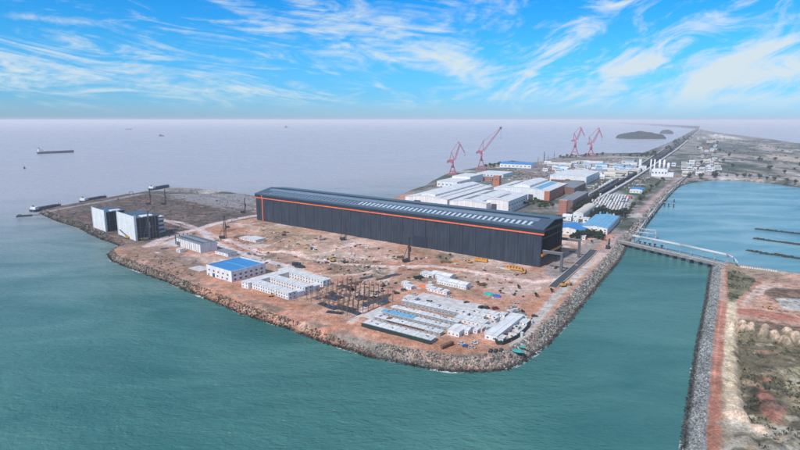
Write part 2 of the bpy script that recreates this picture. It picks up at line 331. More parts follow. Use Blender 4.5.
paint_right = [
 poly([(722,262),(800,277),(1150,345),(1150,640),(690,640),(712,450)], (0.36,0.275,0.20), 3, 1.0),
 poly([(726,303),(742,292),(765,280),(800,272),(1100,300),(1100,360),(800,328),(770,322),(740,318),(728,315)], (0.60,0.36,0.28), 3, 0.95, 3),
 poly([(730,300),(745,290),(770,283),(790,288),(760,296),(745,306)], (0.70,0.54,0.47), 2.5, 0.85, 3),
 line([(763,276),(750,290),(738,303),(728,310)], (0.52,0.26,0.19), 4, 1.5, 0.9, 1.5),
 poly([(729,318),(762,321),(800,327),(800,336),(762,331),(729,329)], (0.20,0.13,0.10), 1.5, 0.75, 2),
 poly([(728,308),(760,310),(800,316),(800,322),(760,317),(730,313)], (0.50,0.19,0.135), 2, 0.85, 3),
 poly([(738,268),(800,282),(800,286),(770,280),(742,276)], (0.36,0.25,0.20), 3, 0.7, 4),
 poly([(728,270),(742,272),(756,280),(748,292),(732,304),(727,296)], (0.15,0.155,0.10), 2, 0.85, 4),
 poly([(762,292),(772,288),(800,289),(860,296),(860,304),(800,301),(775,302)], (0.17,0.115,0.095), 1.5, 0.9, 3),
 poly([(775,299),(800,299),(860,306),(860,320),(800,311),(783,308)], (0.56,0.58,0.55), 1.5, 0.9, 1),
 line([(730,303),(730,325),(729,345),(730,370),(732,392),(737,412),(743,424)], CREAM, 10, 1.8, 1.0, 1.0),
 line([(722,320),(720,340),(718,360)], (0.55,0.42,0.36), 4, 2, 0.8, 1),
 line([(722.5,266),(722.5,285),(722,300),(719.5,322),(717,345),(714.5,370),(712.5,400),(711,430),(710,460),(707,520)], (0.48,0.205,0.145), 8.5, 1.2, 1.0, 0.7),
 line([(722.5,266),(722,285),(723,300)], (0.50,0.38,0.32), 6, 1.2, 0.8, 0.5),
 line([(722,300),(718.5,330),(715,370),(712,410),(710,460)], (0.62,0.36,0.28), 1.0, .5, 0.7, 0.5),
 line([(713,400),(711.5,430),(710,460)], (0.30,0.12,0.085), 2, 1.2, 0.6, 0.4), line([(716,345),(713.5,370),(711.5,400)], (0.52,0.23,0.17), 1.6, 1, 0.7, 0.4),
 poly([(738,322),(800,334),(1000,360),(1000,560),(760,560),(748,420),(738,360)], (0.17,0.150,0.100), 3, 0.9, 6),
 poly([(757,378),(768,385),(784,402),(783,414),(770,414),(762,402)], (0.40,0.17,0.135), 1.5, 0.95, 3),
 poly([(752,376),(760,384),(764,405),(756,408),(750,392)], (0.055,0.055,0.04), 1.5, 0.8, 3),
 poly([(782,365),(800,362),(860,370),(860,410),(800,402),(786,392)], (0.43,0.38,0.25), 2, 0.85, 5),
 poly([(724,412),(745,425),(770,418),(800,424),(880,440),(880,480),(725,480)], (0.50,0.465,0.40), 3, 0.9, 6),
 poly([(786,408),(800,405),(830,410),(830,425),(800,424)], (0.07,0.065,0.05), 2, 0.8, 4),
 poly([(750,438),(775,436),(790,450),(775,460),(752,455)], (0.20,0.17,0.15), 2, 0.8, 4),
 poly([(728,340),(738,340),(742,385),(737,400),(731,370)], (0.46,0.38,0.24), 1.5, 0.6, 2),
]
_r0 = random.Random(77)
for _i in range(70):
    x, y = _r0.uniform(738, 800), _r0.uniform(335, 450); q = Vector(P(x, y)); r = _r0.uniform(1.2, 4.5)
    paint_right.append(('p', [(q.x + r * 1.4 * math.cos(k) * _r0.uniform(.5, 1.3), q.y + r * math.sin(k) * _r0.uniform(.5, 1.2)) for k in range(6)], _r0.choice([(0.50,0.36,0.24), (0.14,0.11,0.075), (0.42,0.215,0.15), (0.56,0.50,0.40), (0.10,0.105,0.06), (0.34,0.30,0.20)]), 1.0, _r0.uniform(.5, .9), 2.5))
for _i in range(120):   # narrow fields, ponds and bare strips of the far flat land
    x, y = _r0.uniform(702, 850), _r0.uniform(136, 183)
    if y < 136 + (x - 700) * .14: continue
    w_, h_ = _r0.uniform(4, 20), _r0.uniform(.35, 1.3); sl = .14 * w_
    paint_far.append(('p', w_px([(x - w_, y - h_ - sl), (x + w_, y - h_ + sl), (x + w_ * .9, y + h_ + sl), (x - w_ * .8, y + h_ - sl)]), _r0.choice([(0.05,0.07,0.055), (0.05,0.07,0.055), (0.50,0.43,0.40), (0.30,0.26,0.24), (0.10,0.15,0.17), (0.42,0.33,0.29), (0.08,0.10,0.06)]), 8, .8, 14))
# random wheel tracks, scrapes and dumped patches over the dirt
_r = random.Random(21)
FIELD = [(262,224),(340,238),(430,256),(535,276),(540,296),(480,300),(400,284),(345,280),(300,284),(270,262),(236,246),(215,236)]
_F = PS(FIELD)
def _inf(x, y): return sdist(np.array([x]), np.array([y]), _F)[0] > 0
_xs = [p[0] for p in _F]; _ys = [p[1] for p in _F]
for _i in range(110):
    x, y = _r.uniform(min(_xs), max(_xs)), _r.uniform(min(_ys), max(_ys))
    if not _inf(x, y): continue
    r = _r.uniform(4, 15); c = _r.choice([(0.17,0.145,0.11), (0.30,0.26,0.23), (0.62,0.52,0.46), (0.50,0.26,0.17), (0.40,0.235,0.17), (0.58,0.40,0.27), (0.22,0.19,0.165), (0.64,0.56,0.54)])
    a = _r.uniform(0, 3); pts = [(x + r * (1.7 * math.cos(t) * math.cos(a) - math.sin(t) * math.sin(a)) * _r.uniform(.7, 1.2), y + r * (1.7 * math.cos(t) * math.sin(a) + math.sin(t) * math.cos(a)) * _r.uniform(.7, 1.2)) for t in [k * PI / 4 for k in range(8)]]
    paint_main.insert(12, ('p', pts, c, 2.0, _r.uniform(.3, .7), 4))
for _i in range(60):
    x, y = _r.uniform(min(_xs), max(_xs)), _r.uniform(min(_ys), max(_ys)); a = _r.choice([UA, UA, UA + 1.5, _r.uniform(0, 3)]); pts = []
    for k in range(6): pts.append((x, y)); a += _r.uniform(-.35, .35); x += 16 * math.cos(a); y += 16 * math.sin(a)
    if not (_inf(*pts[0]) and _inf(*pts[-1])): continue
    c = _r.choice([(0.62,0.47,0.41), (0.34,0.215,0.165), (0.56,0.36,0.28), (0.60,0.50,0.46)])
    paint_main.append(('l', pts, c, 1.0, .7, .6, _r.uniform(1.2, 3.6)))
for _i in range(46):   # orange spoil along the sea side
    t = _r.random(); q = Vector(P(205, 285)).lerp(Vector(P(340, 333)), t); r = _r.uniform(3, 8)
    paint_main.append(('p', [(q.x + r * 1.6 * math.cos(k) * _r.uniform(.6, 1.2) , q.y + r * math.sin(k) * _r.uniform(.5, 1.1)) for k in range(6)], _r.choice([(0.60,0.27,0.17), (0.42,0.22,0.15), (0.27,0.20,0.16), (0.58,0.40,0.31), (0.66,0.30,0.22)]), 1.5, .8, 3))
# spoil heaps and hollows on the right-hand land: (px, py, radius m, height m)
heaps_right = [(732.5,328,3.0,5.2,0),(733.5,324,2.8,4.6,0),(741.3,329,3.0,5.4,0),(742,325,2.8,4.6,0),(750.2,331,3.1,5.2,0),(751,327,2.8,4.4,0),(764,333,3.2,5.0,0),(765,329,3.2,4.4,0),(774.5,335,3.2,4.8,0),(786,338,3.8,5.6,0),(787,333,3.6,4.6,0),(797,337,4,4.6,0),(806,341,5,5,0),(776,296,9,3.2,1),(795,294,9,3.6,1),(742,420,4.5,3,0),(733,416,5.5,3.2,0),(775,400,7,3,1),(752,395,6,-2.5,1),(741,402,5,-2.5,1),(790,372,6,2.4,0),(728,282,4,1.6,1),
 (738,400,4,2.5,0),(733,385,4,2.3,0),(731,365,4,2.3,0),(730,348,4,2.3,0),(790,440,5,2.5,0),(760,430,5,2.8,0),(745,440,4,2.3,0),(775,448,5,2.6,0)]
heaps_main = [(398,280,8,2.0,1),(336,246,9,2.6,0),(306,252,10,3.0,1),(290,240,8,2.2,1),(318,247,6,2.2,0),(365,250,7,2,1),(258,232,7,2.4,1),(283,250,7,1.8,1),(372,272,8,2.2,1),(330,272,6,2,1),(352,268,7,2.2,1),
 (426,280,4,1.8,1),(384,262,6,2,0),(540,288,4,1.6,1),(232,240,8,2,1),(180,270,6,2.5,1),(150,262,8,3,1),(128,256,8,3,1),(165,266,6,2.5,1),(140,254,6,2,1),(215,292,5,2,0),(262,306,5,2,0),(300,324,5,1.8,0)]
for _i in range(60):
    x, y = _r.uniform(205, 500), _r.uniform(228, 300)
    if sdist(np.array([P(x, y)[0]]), np.array([P(x, y)[1]]), _F)[0] > 8: heaps_main.append((x, y, _r.uniform(2.4, 5.5), _r.uniform(.8, 2.6), 1))
def height(X, Y, d, heaps, slope, low):
    if slope == 11: slope = 5.0 + 8.0 * sstep(-130, 30, X)
    z = SEA - 3 + 3 * sstep(-6, 0, d) + 6 * sstep(0, slope, d + 2.5 * (fbm(X, Y, 7, 5, 3) - 0.5))
    z = z + (fbm(X, Y, 22, 3, 4) - 0.5) * low * sstep(slope, slope + 6, d)
    for px, py, r, h, _ in heaps:
        hx, hy = P(px, py); q = ((X - hx) ** 2 + (Y - hy) ** 2) / (r * r)
        near = q < 9
        if near.any():
            wob = 0.6 + 0.8 * fbm(X[near], Y[near], r * 0.8, 9, 3)
            z[near] += h * (np.exp(-q[near] * wob * 1.3) if _ or h < 3 else np.exp(-(q[near] * wob) ** 1.6))
    return z
def paint(X, Y, base, items):
    C = base
    for it in items:
        k0, pts, c, soft, k, warp = it[:6]
        xs = [p[0] for p in pts]; ys = [p[1] for p in pts]; mg = 60 + (it[6] if k0 == 'l' else 0)
        sel = (X > min(xs) - mg) & (X < max(xs) + mg) & (Y > min(ys) - mg) & (Y < max(ys) + mg)
        if not sel.any(): continue
        x = X[sel]; y = Y[sel]
        wx = x + (fbm(x, y, 14, 31, 4) - 0.5) * 2 * warp; wy = y + (fbm(x, y, 14, 57, 4) - 0.5) * 2 * warp
        if k0 == 'p': m = sstep(-soft, soft, sdist(wx, wy, pts))
        else: m = sstep(-soft, soft, it[6] / 2 - sdist(wx, wy, pts, False))
        m = m * k * (0.72 + 0.28 * sstep(0.25, 0.6, fbm(x, y, 6, 77, 3)))
        C[sel] = C[sel] * (1 - m[:, None]) + np.array(c)[None, :] * m[:, None]
    return C
def tile(name, x0, x1, y0, y1, st, shore, items, base, heaps, slope, low, drop=0.0, m='ground', mask=None):
    nx = int((x1 - x0) / st) + 1; ny = int((y1 - y0) / st) + 1
    gx, gy = np.meshgrid(x0 + st * np.arange(nx), y0 + st * np.arange(ny)); X = gx.ravel(); Y = gy.ravel()
    d = sdist(X, Y, shore)
    z = height(X, Y, d, heaps, slope, low) - drop
    C = base(X, Y, d); C = paint(X, Y, C, items)
    C = C * (0.80 + 0.40 * fbm(X, Y, 9 if st < 6 else 60, 41, 4))[:, None]
    # wet and weedy foot of the shore
    wet = 1 - sstep(-5.6, -4.2, z + drop)
    C = C * (1 - 0.72 * wet)[:, None]
    i = (np.arange(ny - 1)[:, None] * nx + np.arange(nx - 1)[None, :]).ravel()
    q = np.stack([i, i + 1, i + nx + 1, i + nx], 1)
    ok = (d[q].max(1) > -14)
    if mask is not None: ok &= mask(X[q].mean(1), Y[q].mean(1))
    q = q[ok]; u, inv = np.unique(q, return_inverse=True)
    return npmesh(name, np.stack([X[u], Y[u], z[u]], 1), inv.reshape(-1, 4), m, C[u], 'structure', True)
def mixc(a, b, t): return np.array(a)[None, :] * (1 - t[:, None]) + np.array(b)[None, :] * t[:, None]
ROCKC = (0.27, 0.235, 0.205)
def base_site(X, Y, d):
    n = fbm(X, Y, 60, 2, 5); n2 = fbm(X, Y, 18, 8, 4)
    C = mixc(PINK, PALE, sstep(0.42, 0.66, n)); C = C * 1.0
    g = sstep(0.46, 0.60, fbm(X, Y, 34, 83, 5)) * 0.75
    C = C * (1 - g[:, None]) + np.array((0.44, 0.225, 0.15))[None, :] * g[:, None]
    g = sstep(0.54, 0.72, n2) * 0.45
    C = C * (1 - g[:, None]) + np.array((0.30, 0.255, 0.21))[None, :] * g[:, None]
    g = sstep(0.62, 0.76, fbm(X, Y, 25, 19, 4)) * 0.6
    C = C * (1 - g[:, None]) + np.array((0.15, 0.135, 0.085))[None, :] * g[:, None]
    o = (1 - sstep(24, 48, d)) * 0.6
    C = C * (1 - o[:, None]) + np.array(ORANGE)[None, :] * o[:, None]
    r = 1 - sstep(5, 9, d - 8 * sstep(-130, 30, X) + 5 * (fbm(X, Y, 10, 4, 3) - 0.5))
    return C * (1 - r[:, None]) + np.array(ROCKC)[None, :] * r[:, None]
def base_far(X, Y, d):
    s = Y / 1500.0
    n = fbm(X, Y * 0.75, 160, 12, 5); n2 = fbm(X, Y, 70, 18, 4)
    C = mixc((0.10, 0.115, 0.105), (0.26, 0.235, 0.225), sstep(0.42, 0.55, n))
    g = sstep(0.56, 0.68, n2) * 0.8
    C = C * (1 - g[:, None]) + np.array((0.46, 0.42, 0.41))[None, :] * g[:, None]
    g = sstep(0.55, 0.68, fbm(X, Y, 50, 29, 4)) * 0.8
    C = C * (1 - g[:, None]) + np.array((0.05, 0.07, 0.05))[None, :] * g[:, None]
    return C
def base_right(X, Y, d):
    C = mixc((0.27, 0.22, 0.16), (0.50, 0.38, 0.28), sstep(0.4, 0.6, fbm(X, Y, 20, 3, 4)))
    return C
def rock_right(X, Y, d, C): return C
TM = [(-460, 450, 318, 722, 1.6), (-1120, 560, 716, 1160, 3.0)]
tile('site_ground', -470, 460, 318, 732, 1.6, MAIN, paint_main, base_site, heaps_main, 11, 1.0)
split_x = lambda x, y: (x < P(545, 210)[0] + 0.0)
tile('site_ground_west', -1180, 700, 730, 1186, 3.2, MAIN, paint_main + paint_far, base_site, heaps_main, 11, 1.0, 0.02, mask=lambda x, y: ~((x > 190 + (y - 900) * 0.3) & (y > 760)))
tile('shipyard_ground', -1300, 2700, 756, 2900, 8.0, MAIN, paint_far, base_far, [], 14, 1.0, 0.10, 'town', mask=lambda x, y: ((x > 184 + (y - 900) * 0.3) & (y > 756)) | (y > 1180))
tile('far_land', 300, 11500, 2890, 13200, 40.0, MAIN, paint_far, base_far, [], 40, 2.0, 0.3, 'town')
def base_right2(X, Y, d):
    C = base_right(X, Y, d); return C
paint_rocks = ('r',)
_pr = paint_right
def tile_right():
    x0, x1, y0, y1, st = 100, 580, 190, 640, 0.9
    nx = int((x1 - x0) / st) + 1; ny = int((y1 - y0) / st) + 1
    gx, gy = np.meshgrid(x0 + st * np.arange(nx), y0 + st * np.arange(ny)); X = gx.ravel(); Y = gy.ravel()
    d = sdist(X, Y, RIGHT)
    z = height(X, Y, d, heaps_right, 7.5, 0.6)
    inl = sstep(24, 34, d)
    pit = PS([(736,324),(737,345),(738,365),(740,385),(744,405),(751,424),(790,436),(900,470),(1100,500),(1100,360),(800,338),(760,334),(742,334)])
    sd_ = sdist(X, Y, pit) + 3.2 * (fbm(X, Y, 5.5, 91, 3) - 0.5)
    z = z - 4.2 * sstep(-3.0, 3.2, sd_)
    z = z + inl * (1.6 * (fbm(X, Y, 9, 61, 4) - 0.45)) * (Y < P(740, 330)[1])
    z = np.where(d > 20, np.maximum(z, -4.9 + 0.3 * fbm(X, Y, 4, 6, 2)), z)
    C = base_right(X, Y, d); C = paint(X, Y, C, _pr)
    for px, py, r, h, dark in heaps_right:
        if h <= 2.6: continue
        hx, hy = P(px, py); q = np.sqrt((X - hx) ** 2 + (Y - hy) ** 2) / r
        m = (1 - sstep(0.8, 1.15, q + 0.4 * (fbm(X, Y, 3, 8, 3) - 0.5))) * 0.9
        c = (0.18, 0.12, 0.095) if dark else (0.68, 0.50, 0.38)
        C = C * (1 - m[:, None]) + np.array(c)[None, :] * m[:, None]
    r = 1 - sstep(9.5, 11, d + 2 * (fbm(X, Y, 4, 4, 3) - 0.5))
    C = C * (1 - r[:, None]) + np.array((0.30, 0.30, 0.30))[None, :] * r[:, None]
    # speckle of tufts and stones
    t = sstep(0.60, 0.70, fbm(X, Y, 4.5, 71, 3)) * sstep(30, 40, d) * 0.5
    C = C * (1 - t[:, None]) + np.array((0.055, 0.06, 0.035))[None, :] * t[:, None]
    C = C * (0.74 + 0.52 * fbm(X, Y, 7, 41, 4))[:, None]
    C = C * (1 - 0.72 * (1 - sstep(-5.6, -4.2, z)))[:, None]
    i = (np.arange(ny - 1)[:, None] * nx + np.arange(nx - 1)[None, :]).ravel()
    q = np.stack([i, i + 1, i + nx + 1, i + nx], 1); ok = d[q].max(1) > -14
    q = q[ok]; u, inv = np.unique(q, return_inverse=True)
    npmesh('headland_ground', np.stack([X[u], Y[u], z[u]], 1), inv.reshape(-1, 4), 'ground', C[u], 'structure', True)
tile_right()
# ------------------------------------------------------------------ riprap
PHI = (1 + 5 ** 0.5) / 2
ICO_V = np.array([(-1, PHI, 0), (1, PHI, 0), (-1, -PHI, 0), (1, -PHI, 0), (0, -1, PHI), (0, 1, PHI), (0, -1, -PHI), (0, 1, -PHI), (PHI, 0, -1), (PHI, 0, 1), (-PHI, 0, -1), (-PHI, 0, 1)]) / 1.902
ICO_F = np.array([(0, 11, 5), (0, 5, 1), (0, 1, 7), (0, 7, 10), (0, 10, 11), (1, 5, 9), (5, 11, 4), (11, 10, 2), (10, 7, 6), (7, 1, 8), (3, 9, 4), (3, 4, 2), (3, 2, 6), (3, 6, 8), (3, 8, 9), (4, 9, 5), (2, 4, 11), (6, 2, 10), (8, 6, 7), (9, 8, 1)])
def riprap(name, label, shore, i0, i1, wid, dens, smin, smax, base, seed, zf=11.0):
    rng = np.random.default_rng(seed); pos = []
    for i in range(i0, i1):
        ax, ay = shore[i]; bx, by = shore[i + 1]; L = math.hypot(bx - ax, by - ay)
        n = int(L * (wid + 2) * dens); t = rng.random(n); w = -2 + (wid + 2) * rng.random(n)
        nx, ny = (by - ay) / L, -(bx - ax) / L
        mx, my = (ax + bx) / 2 + nx * 3, (ay + by) / 2 + ny * 3
        if sdist(np.array([mx]), np.array([my]), shore)[0] < 0: nx, ny = -nx, -ny
        pos.append(np.stack([ax + (bx - ax) * t + nx * w, ay + (by - ay) * t + ny * w], 1))
    p = np.concatenate(pos); d = sdist(p[:, 0], p[:, 1], shore); ok = (d > -2.5) & (d < wid + 3 * (rng.random(len(p)) - 0.6)); p = p[ok]; d = d[ok]
    z = height(p[:, 0], p[:, 1], d, [], zf, 0.0)
    n = len(p); s = smin + (smax - smin) * rng.random(n) ** 3.2
    V = ICO_V[None] * (1 + 0.35 * (rng.random((n, 12, 1)) - 0.5)) * s[:, None, None] * np.stack([1 + 0.5 * (rng.random(n) - 0.5), 1 + 0.5 * (rng.random(n) - 0.5), 0.75 + 0.3 * rng.random(n)], 1)[:, None, :]
    a = rng.random(n) * 6.28; ca, sa = np.cos(a)[:, None], np.sin(a)[:, None]
    V = np.stack([V[..., 0] * ca - V[..., 1] * sa, V[..., 0] * sa + V[..., 1] * ca, V[..., 2]], -1)
    V = V + np.concatenate([p, (z + 0.1 * s)[:, None]], 1)[:, None, :]
    Fq = (ICO_F[None] + 12 * np.arange(n)[:, None, None]).reshape(-1, 3)
    br = 0.40 + 1.15 * rng.random((n, 1)); c = np.array(base)[None] * br * (1 + 0.12 * (rng.random((n, 3)) - 0.5))
    wet = (1 - sstep(0.6, 3.2, d))[:, None]; c = c * (1 - 0.75 * wet)
    o = npmesh(name, V.reshape(-1, 3), Fq, 'rocks', np.repeat(c, 12, 0), 'stuff')
    return tag(o, label, 'boulders')
riprap('sea_wall_boulders', 'loose tan and grey boulders piled along the shore in front of the work site', MAIN, 4, 19, 6.0, 1.5, 0.3, 1.15, (0.16, 0.12, 0.10), 1)
riprap('corner_boulders', 'grey tan boulders heaped round the blunt corner of the work site', MAIN, 19, 27, 13, 1.3, 0.3, 1.2, (0.205, 0.19, 0.175), 11)
riprap('channel_boulders', 'grey boulders piled along the channel side of the perimeter road', MAIN, 27, 37, 13, 1.1, 0.3, 1.35, (0.25, 0.238, 0.222), 2)
riprap('bay_boulders', 'grey boulders on the bank under the pipeline beyond the bridge', MAIN, 37, 44, 12, 0.16, 1.0, 2.2, (0.27, 0.25, 0.235), 3)
riprap('headland_boulders', 'pale grey boulders packed along the edge of the red dirt headland', RIGHT, 0, 11, 9.6, 1.9, 0.4, 0.85, (0.235, 0.245, 0.245), 4, 7.5)
riprap('quay_boulders', 'dark boulders along the far edge of the dark reclaimed flat', MAIN, 0, 4, 7, 0.25, 0.8, 2.0, (0.13, 0.115, 0.10), 5)
# foam where the sea meets the rocks
def foam_mat():
    m = bpy.data.materials.new('foam'); m.use_nodes = True; nt = m.node_tree; b = nt.nodes['Principled BSDF']
    b.inputs['Base Color'].default_value = (0.75, 0.78, 0.78, 1); b.inputs['Roughness'].default_value = 0.9
    g = nt.nodes.new('ShaderNodeNewGeometry'); n = nt.nodes.new('ShaderNodeTexNoise'); n.inputs['Scale'].default_value = 0.35; n.inputs['Detail'].default_value = 8; n.inputs['Roughness'].default_value = 0.75
    nt.links.new(g.outputs['Position'], n.inputs['Vector'])
    n2 = nt.nodes.new('ShaderNodeTexNoise'); n2.inputs['Scale'].default_value = 0.035; nt.links.new(g.outputs['Position'], n2.inputs['Vector'])
    ad = nt.nodes.new('ShaderNodeMath'); ad.operation = 'MULTIPLY_ADD'; ad.inputs[1].default_value = 1.3; nt.links.new(n2.outputs[0], ad.inputs[0]); nt.links.new(n.outputs[0], ad.inputs[2])
    r = nt.nodes.new('ShaderNodeMapRange'); r.inputs[1].default_value = 1.20; r.inputs[2].default_value = 1.42; nt.links.new(ad.outputs[0], r.inputs[0]); nt.links.new(r.outputs[0], b.inputs['Alpha'])
    return m
M['foam'] = foam_mat()
def foam(name, label, shore, i0, i1, w0, w1):
    pts = [Vector(shore[i]) for i in range(i0, i1 + 1)]; v = []; f = []
    for i, p in enumerate(pts):
        a = pts[max(i - 1, 0)]; b = pts[min(i + 1, len(pts) - 1)]; t = (b - a).normalized(); n = Vector((t.y, -t.x))
        q = p + n * 3
        if sdist(np.array([q.x]), np.array([q.y]), shore)[0] > 0: n = -n
        v += [(p.x - n.x * w0, p.y - n.y * w0, SEA + 0.12), (p.x + n.x * w1, p.y + n.y * w1, SEA + 0.12)]
        if i: k = 2 * i; f.append((k - 2, k - 1, k + 1, k))
    mb = MB(); mb.add(v, f); o = mb.build(name, 'foam'); tag(o, label, 'surf', kind='stuff')
foam('surf_foam', 'broken white surf along the boulders in front of the site', MAIN, 5, 33, 2.5, 2.6)
foam('headland_foam', 'thin white surf along the headland boulders', RIGHT, 5, 10, 1.2, 2.0)
# ------------------------------------------------------------------ water
def water(name, c0, c1, bumps, rough, c2=None, far=None):
    m = bpy.data.materials.new(name); m.use_nodes = True; nt = m.node_tree; b = nt.nodes['Principled BSDF']
    g = nt.nodes.new('ShaderNodeNewGeometry')
    mp = nt.nodes.new('ShaderNodeMapping'); mp.inputs['Rotation'].default_value = (0, 0, 0.5); mp.inputs['Scale'].default_value = (1, 2.6, 1)
    nt.links.new(g.outputs['Position'], mp.inputs[0])
    n = nt.nodes.new('ShaderNodeTexNoise'); n.inputs['Scale'].default_value = 0.006; n.inputs['Detail'].default_value = 7; n.inputs['Roughness'].default_value = 0.6; n.inputs['Distortion'].default_value = 0.6
    nt.links.new(mp.outputs[0], n.inputs['Vector'])
    r = nt.nodes.new('ShaderNodeMapRange'); r.inputs[1].default_value = 0.35; r.inputs[2].default_value = 0.68; nt.links.new(n.outputs[0], r.inputs[0])
    mx = nt.nodes.new('ShaderNodeMix'); mx.data_type = 'RGBA'; mx.inputs[6].default_value = (*c0, 1); mx.inputs[7].default_value = (*c1, 1)
    nt.links.new(r.outputs[0], mx.inputs[0]); out = mx.outputs[2]
    if c2:   # pale lavender sky reflection put into the open sea's colour: far = (point, direction, length)
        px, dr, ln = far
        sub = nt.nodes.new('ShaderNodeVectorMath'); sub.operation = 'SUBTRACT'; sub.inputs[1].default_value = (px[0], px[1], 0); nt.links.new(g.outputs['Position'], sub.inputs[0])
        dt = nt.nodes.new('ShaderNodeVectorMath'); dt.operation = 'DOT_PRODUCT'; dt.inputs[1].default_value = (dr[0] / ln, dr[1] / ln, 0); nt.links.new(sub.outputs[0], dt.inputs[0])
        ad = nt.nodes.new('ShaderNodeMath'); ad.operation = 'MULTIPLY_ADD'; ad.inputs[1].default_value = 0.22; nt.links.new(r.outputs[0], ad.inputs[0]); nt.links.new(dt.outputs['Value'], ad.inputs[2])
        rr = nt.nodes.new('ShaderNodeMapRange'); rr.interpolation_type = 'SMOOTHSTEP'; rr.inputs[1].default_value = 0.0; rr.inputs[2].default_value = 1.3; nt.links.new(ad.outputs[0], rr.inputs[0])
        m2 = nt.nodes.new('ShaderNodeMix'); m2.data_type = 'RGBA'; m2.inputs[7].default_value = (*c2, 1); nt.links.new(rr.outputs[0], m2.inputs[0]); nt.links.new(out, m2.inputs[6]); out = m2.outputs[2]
    nt.links.new(out, b.inputs['Base Color']); b.inputs['Roughness'].default_value = rough; b.inputs['IOR'].default_value = 1.333
    wn = nt.nodes.new('ShaderNodeTexNoise'); wn.inputs['Scale'].default_value = 0.0035; wn.inputs['Detail'].default_value = 4; wn.inputs['Distortion'].default_value = 1.2; nt.links.new(mp.outputs[0], wn.inputs['Vector'])
    wr = nt.nodes.new('ShaderNodeMapRange'); wr.inputs[1].default_value = 0.36; wr.inputs[2].default_value = 0.64; wr.inputs[3].default_value = rough * 0.8; wr.inputs[4].default_value = rough * 1.5
    nt.links.new(wn.outputs[0], wr.inputs[0]); nt.links.new(wr.outputs[0], b.inputs['Roughness'])
    last = None
    for sc, dist, st, rot in bumps:
        q = nt.nodes.new('ShaderNodeMapping'); q.inputs['Rotation'].default_value = (0, 0, rot); q.inputs['Scale'].default_value = (1, 2.2, 1); nt.links.new(g.outputs['Position'], q.inputs[0])
        w = nt.nodes.new('ShaderNodeTexNoise'); w.inputs['Scale'].default_value = sc; w.inputs['Detail'].default_value = 3; w.inputs['Roughness'].default_value = 0.55; w.inputs['Distortion'].default_value = 0.4
        nt.links.new(q.outputs[0], w.inputs['Vector'])
        bp = nt.nodes.new('ShaderNodeBump'); bp.inputs['Distance'].default_value = dist; bp.inputs['Strength'].default_value = st
        nt.links.new(w.outputs[0], bp.inputs['Height'])
        if last: nt.links.new(last, bp.inputs['Normal'])
        last = bp.outputs[0]
    nt.links.new(last, b.inputs['Normal'])
    return m
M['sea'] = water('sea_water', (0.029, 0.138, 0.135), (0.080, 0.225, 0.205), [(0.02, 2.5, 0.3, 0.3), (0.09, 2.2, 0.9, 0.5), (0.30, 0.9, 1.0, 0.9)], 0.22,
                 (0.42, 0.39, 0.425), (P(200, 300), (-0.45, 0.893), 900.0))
M['bay_water'] = water('bay_water', (0.06, 0.235, 0.315), (0.24, 0.43, 0.49), [(0.10, 1.2, 0.8, 0.5), (0.30, 0.6, 0.9, 0.9)], 0.25)
R_ = 70000
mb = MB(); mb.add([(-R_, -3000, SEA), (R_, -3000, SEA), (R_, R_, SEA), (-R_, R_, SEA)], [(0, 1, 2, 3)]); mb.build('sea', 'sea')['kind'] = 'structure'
bay = PS([(627,242),(640,229),(655,211),(672,190),(683,183),(715,178),(745,178),(800,184),(860,190),(1010,212),(1250,232),(1250,400),(900,296),(800,281),(724,266)], SEA)
mb = MB(); mb.add([(x, y, SEA + 0.05) for x, y in bay], [tuple(range(len(bay)))[::-1]]); mb.build('bay_water', 'bay_water')['kind'] = 'structure'
# island and far shore
def hillmesh(name, cx, cy, lx, ly, h, m, seed, kind='structure'):
    nx, ny = 120, 40; V = []; Fq = []
    gx, gy = np.meshgrid(np.linspace(-1, 1, nx), np.linspace(-1, 1, ny)); X = gx.ravel(); Y = gy.ravel()
    r = 1 - (np.abs(X) ** 2.6 + np.abs(Y) ** 2.2)
    z = h * np.clip(r, -0.1, 1) ** 1 * (0.55 + 0.75 * fbm(X + 5 + seed, Y + 5, 0.55, seed, 4)); z = np.where(r > 0, h * np.sqrt(np.clip(r, 0, 1)) * (0.42 + 0.7 * fbm(X + 5, Y + 5, 0.5, seed, 4)) + h * .22 * (fbm(X, Y, 0.07, seed, 2) - .3), -3)
    i = (np.arange(ny - 1)[:, None] * nx + np.arange(nx - 1)[None, :]).ravel(); q = np.stack([i, i + 1, i + nx + 1, i + nx], 1)
    return npmesh(name, np.stack([cx + X * lx, cy + Y * ly, SEA + z], 1), q, m, None, kind)
c = P(648, 139, SEA); hillmesh('wooded_island', c[0], c[1] + 150, 212, 170, 66, 'island_rock', 3)
c = P(671, 134, SEA); hillmesh('small_island', c[0] + 20, c[1] + 150, 70, 90, 52, 'island_rock', 6)
c = P(641, 155, SEA); hillmesh('shore_knoll', c[0], c[1], 60, 50, 11, 'island_rock', 8)
c = P(506, 168, SEA); hillmesh('quay_knoll', c[0], c[1], 48, 40, 7, 'island_rock', 9)
c = P(655, 153, SEA)
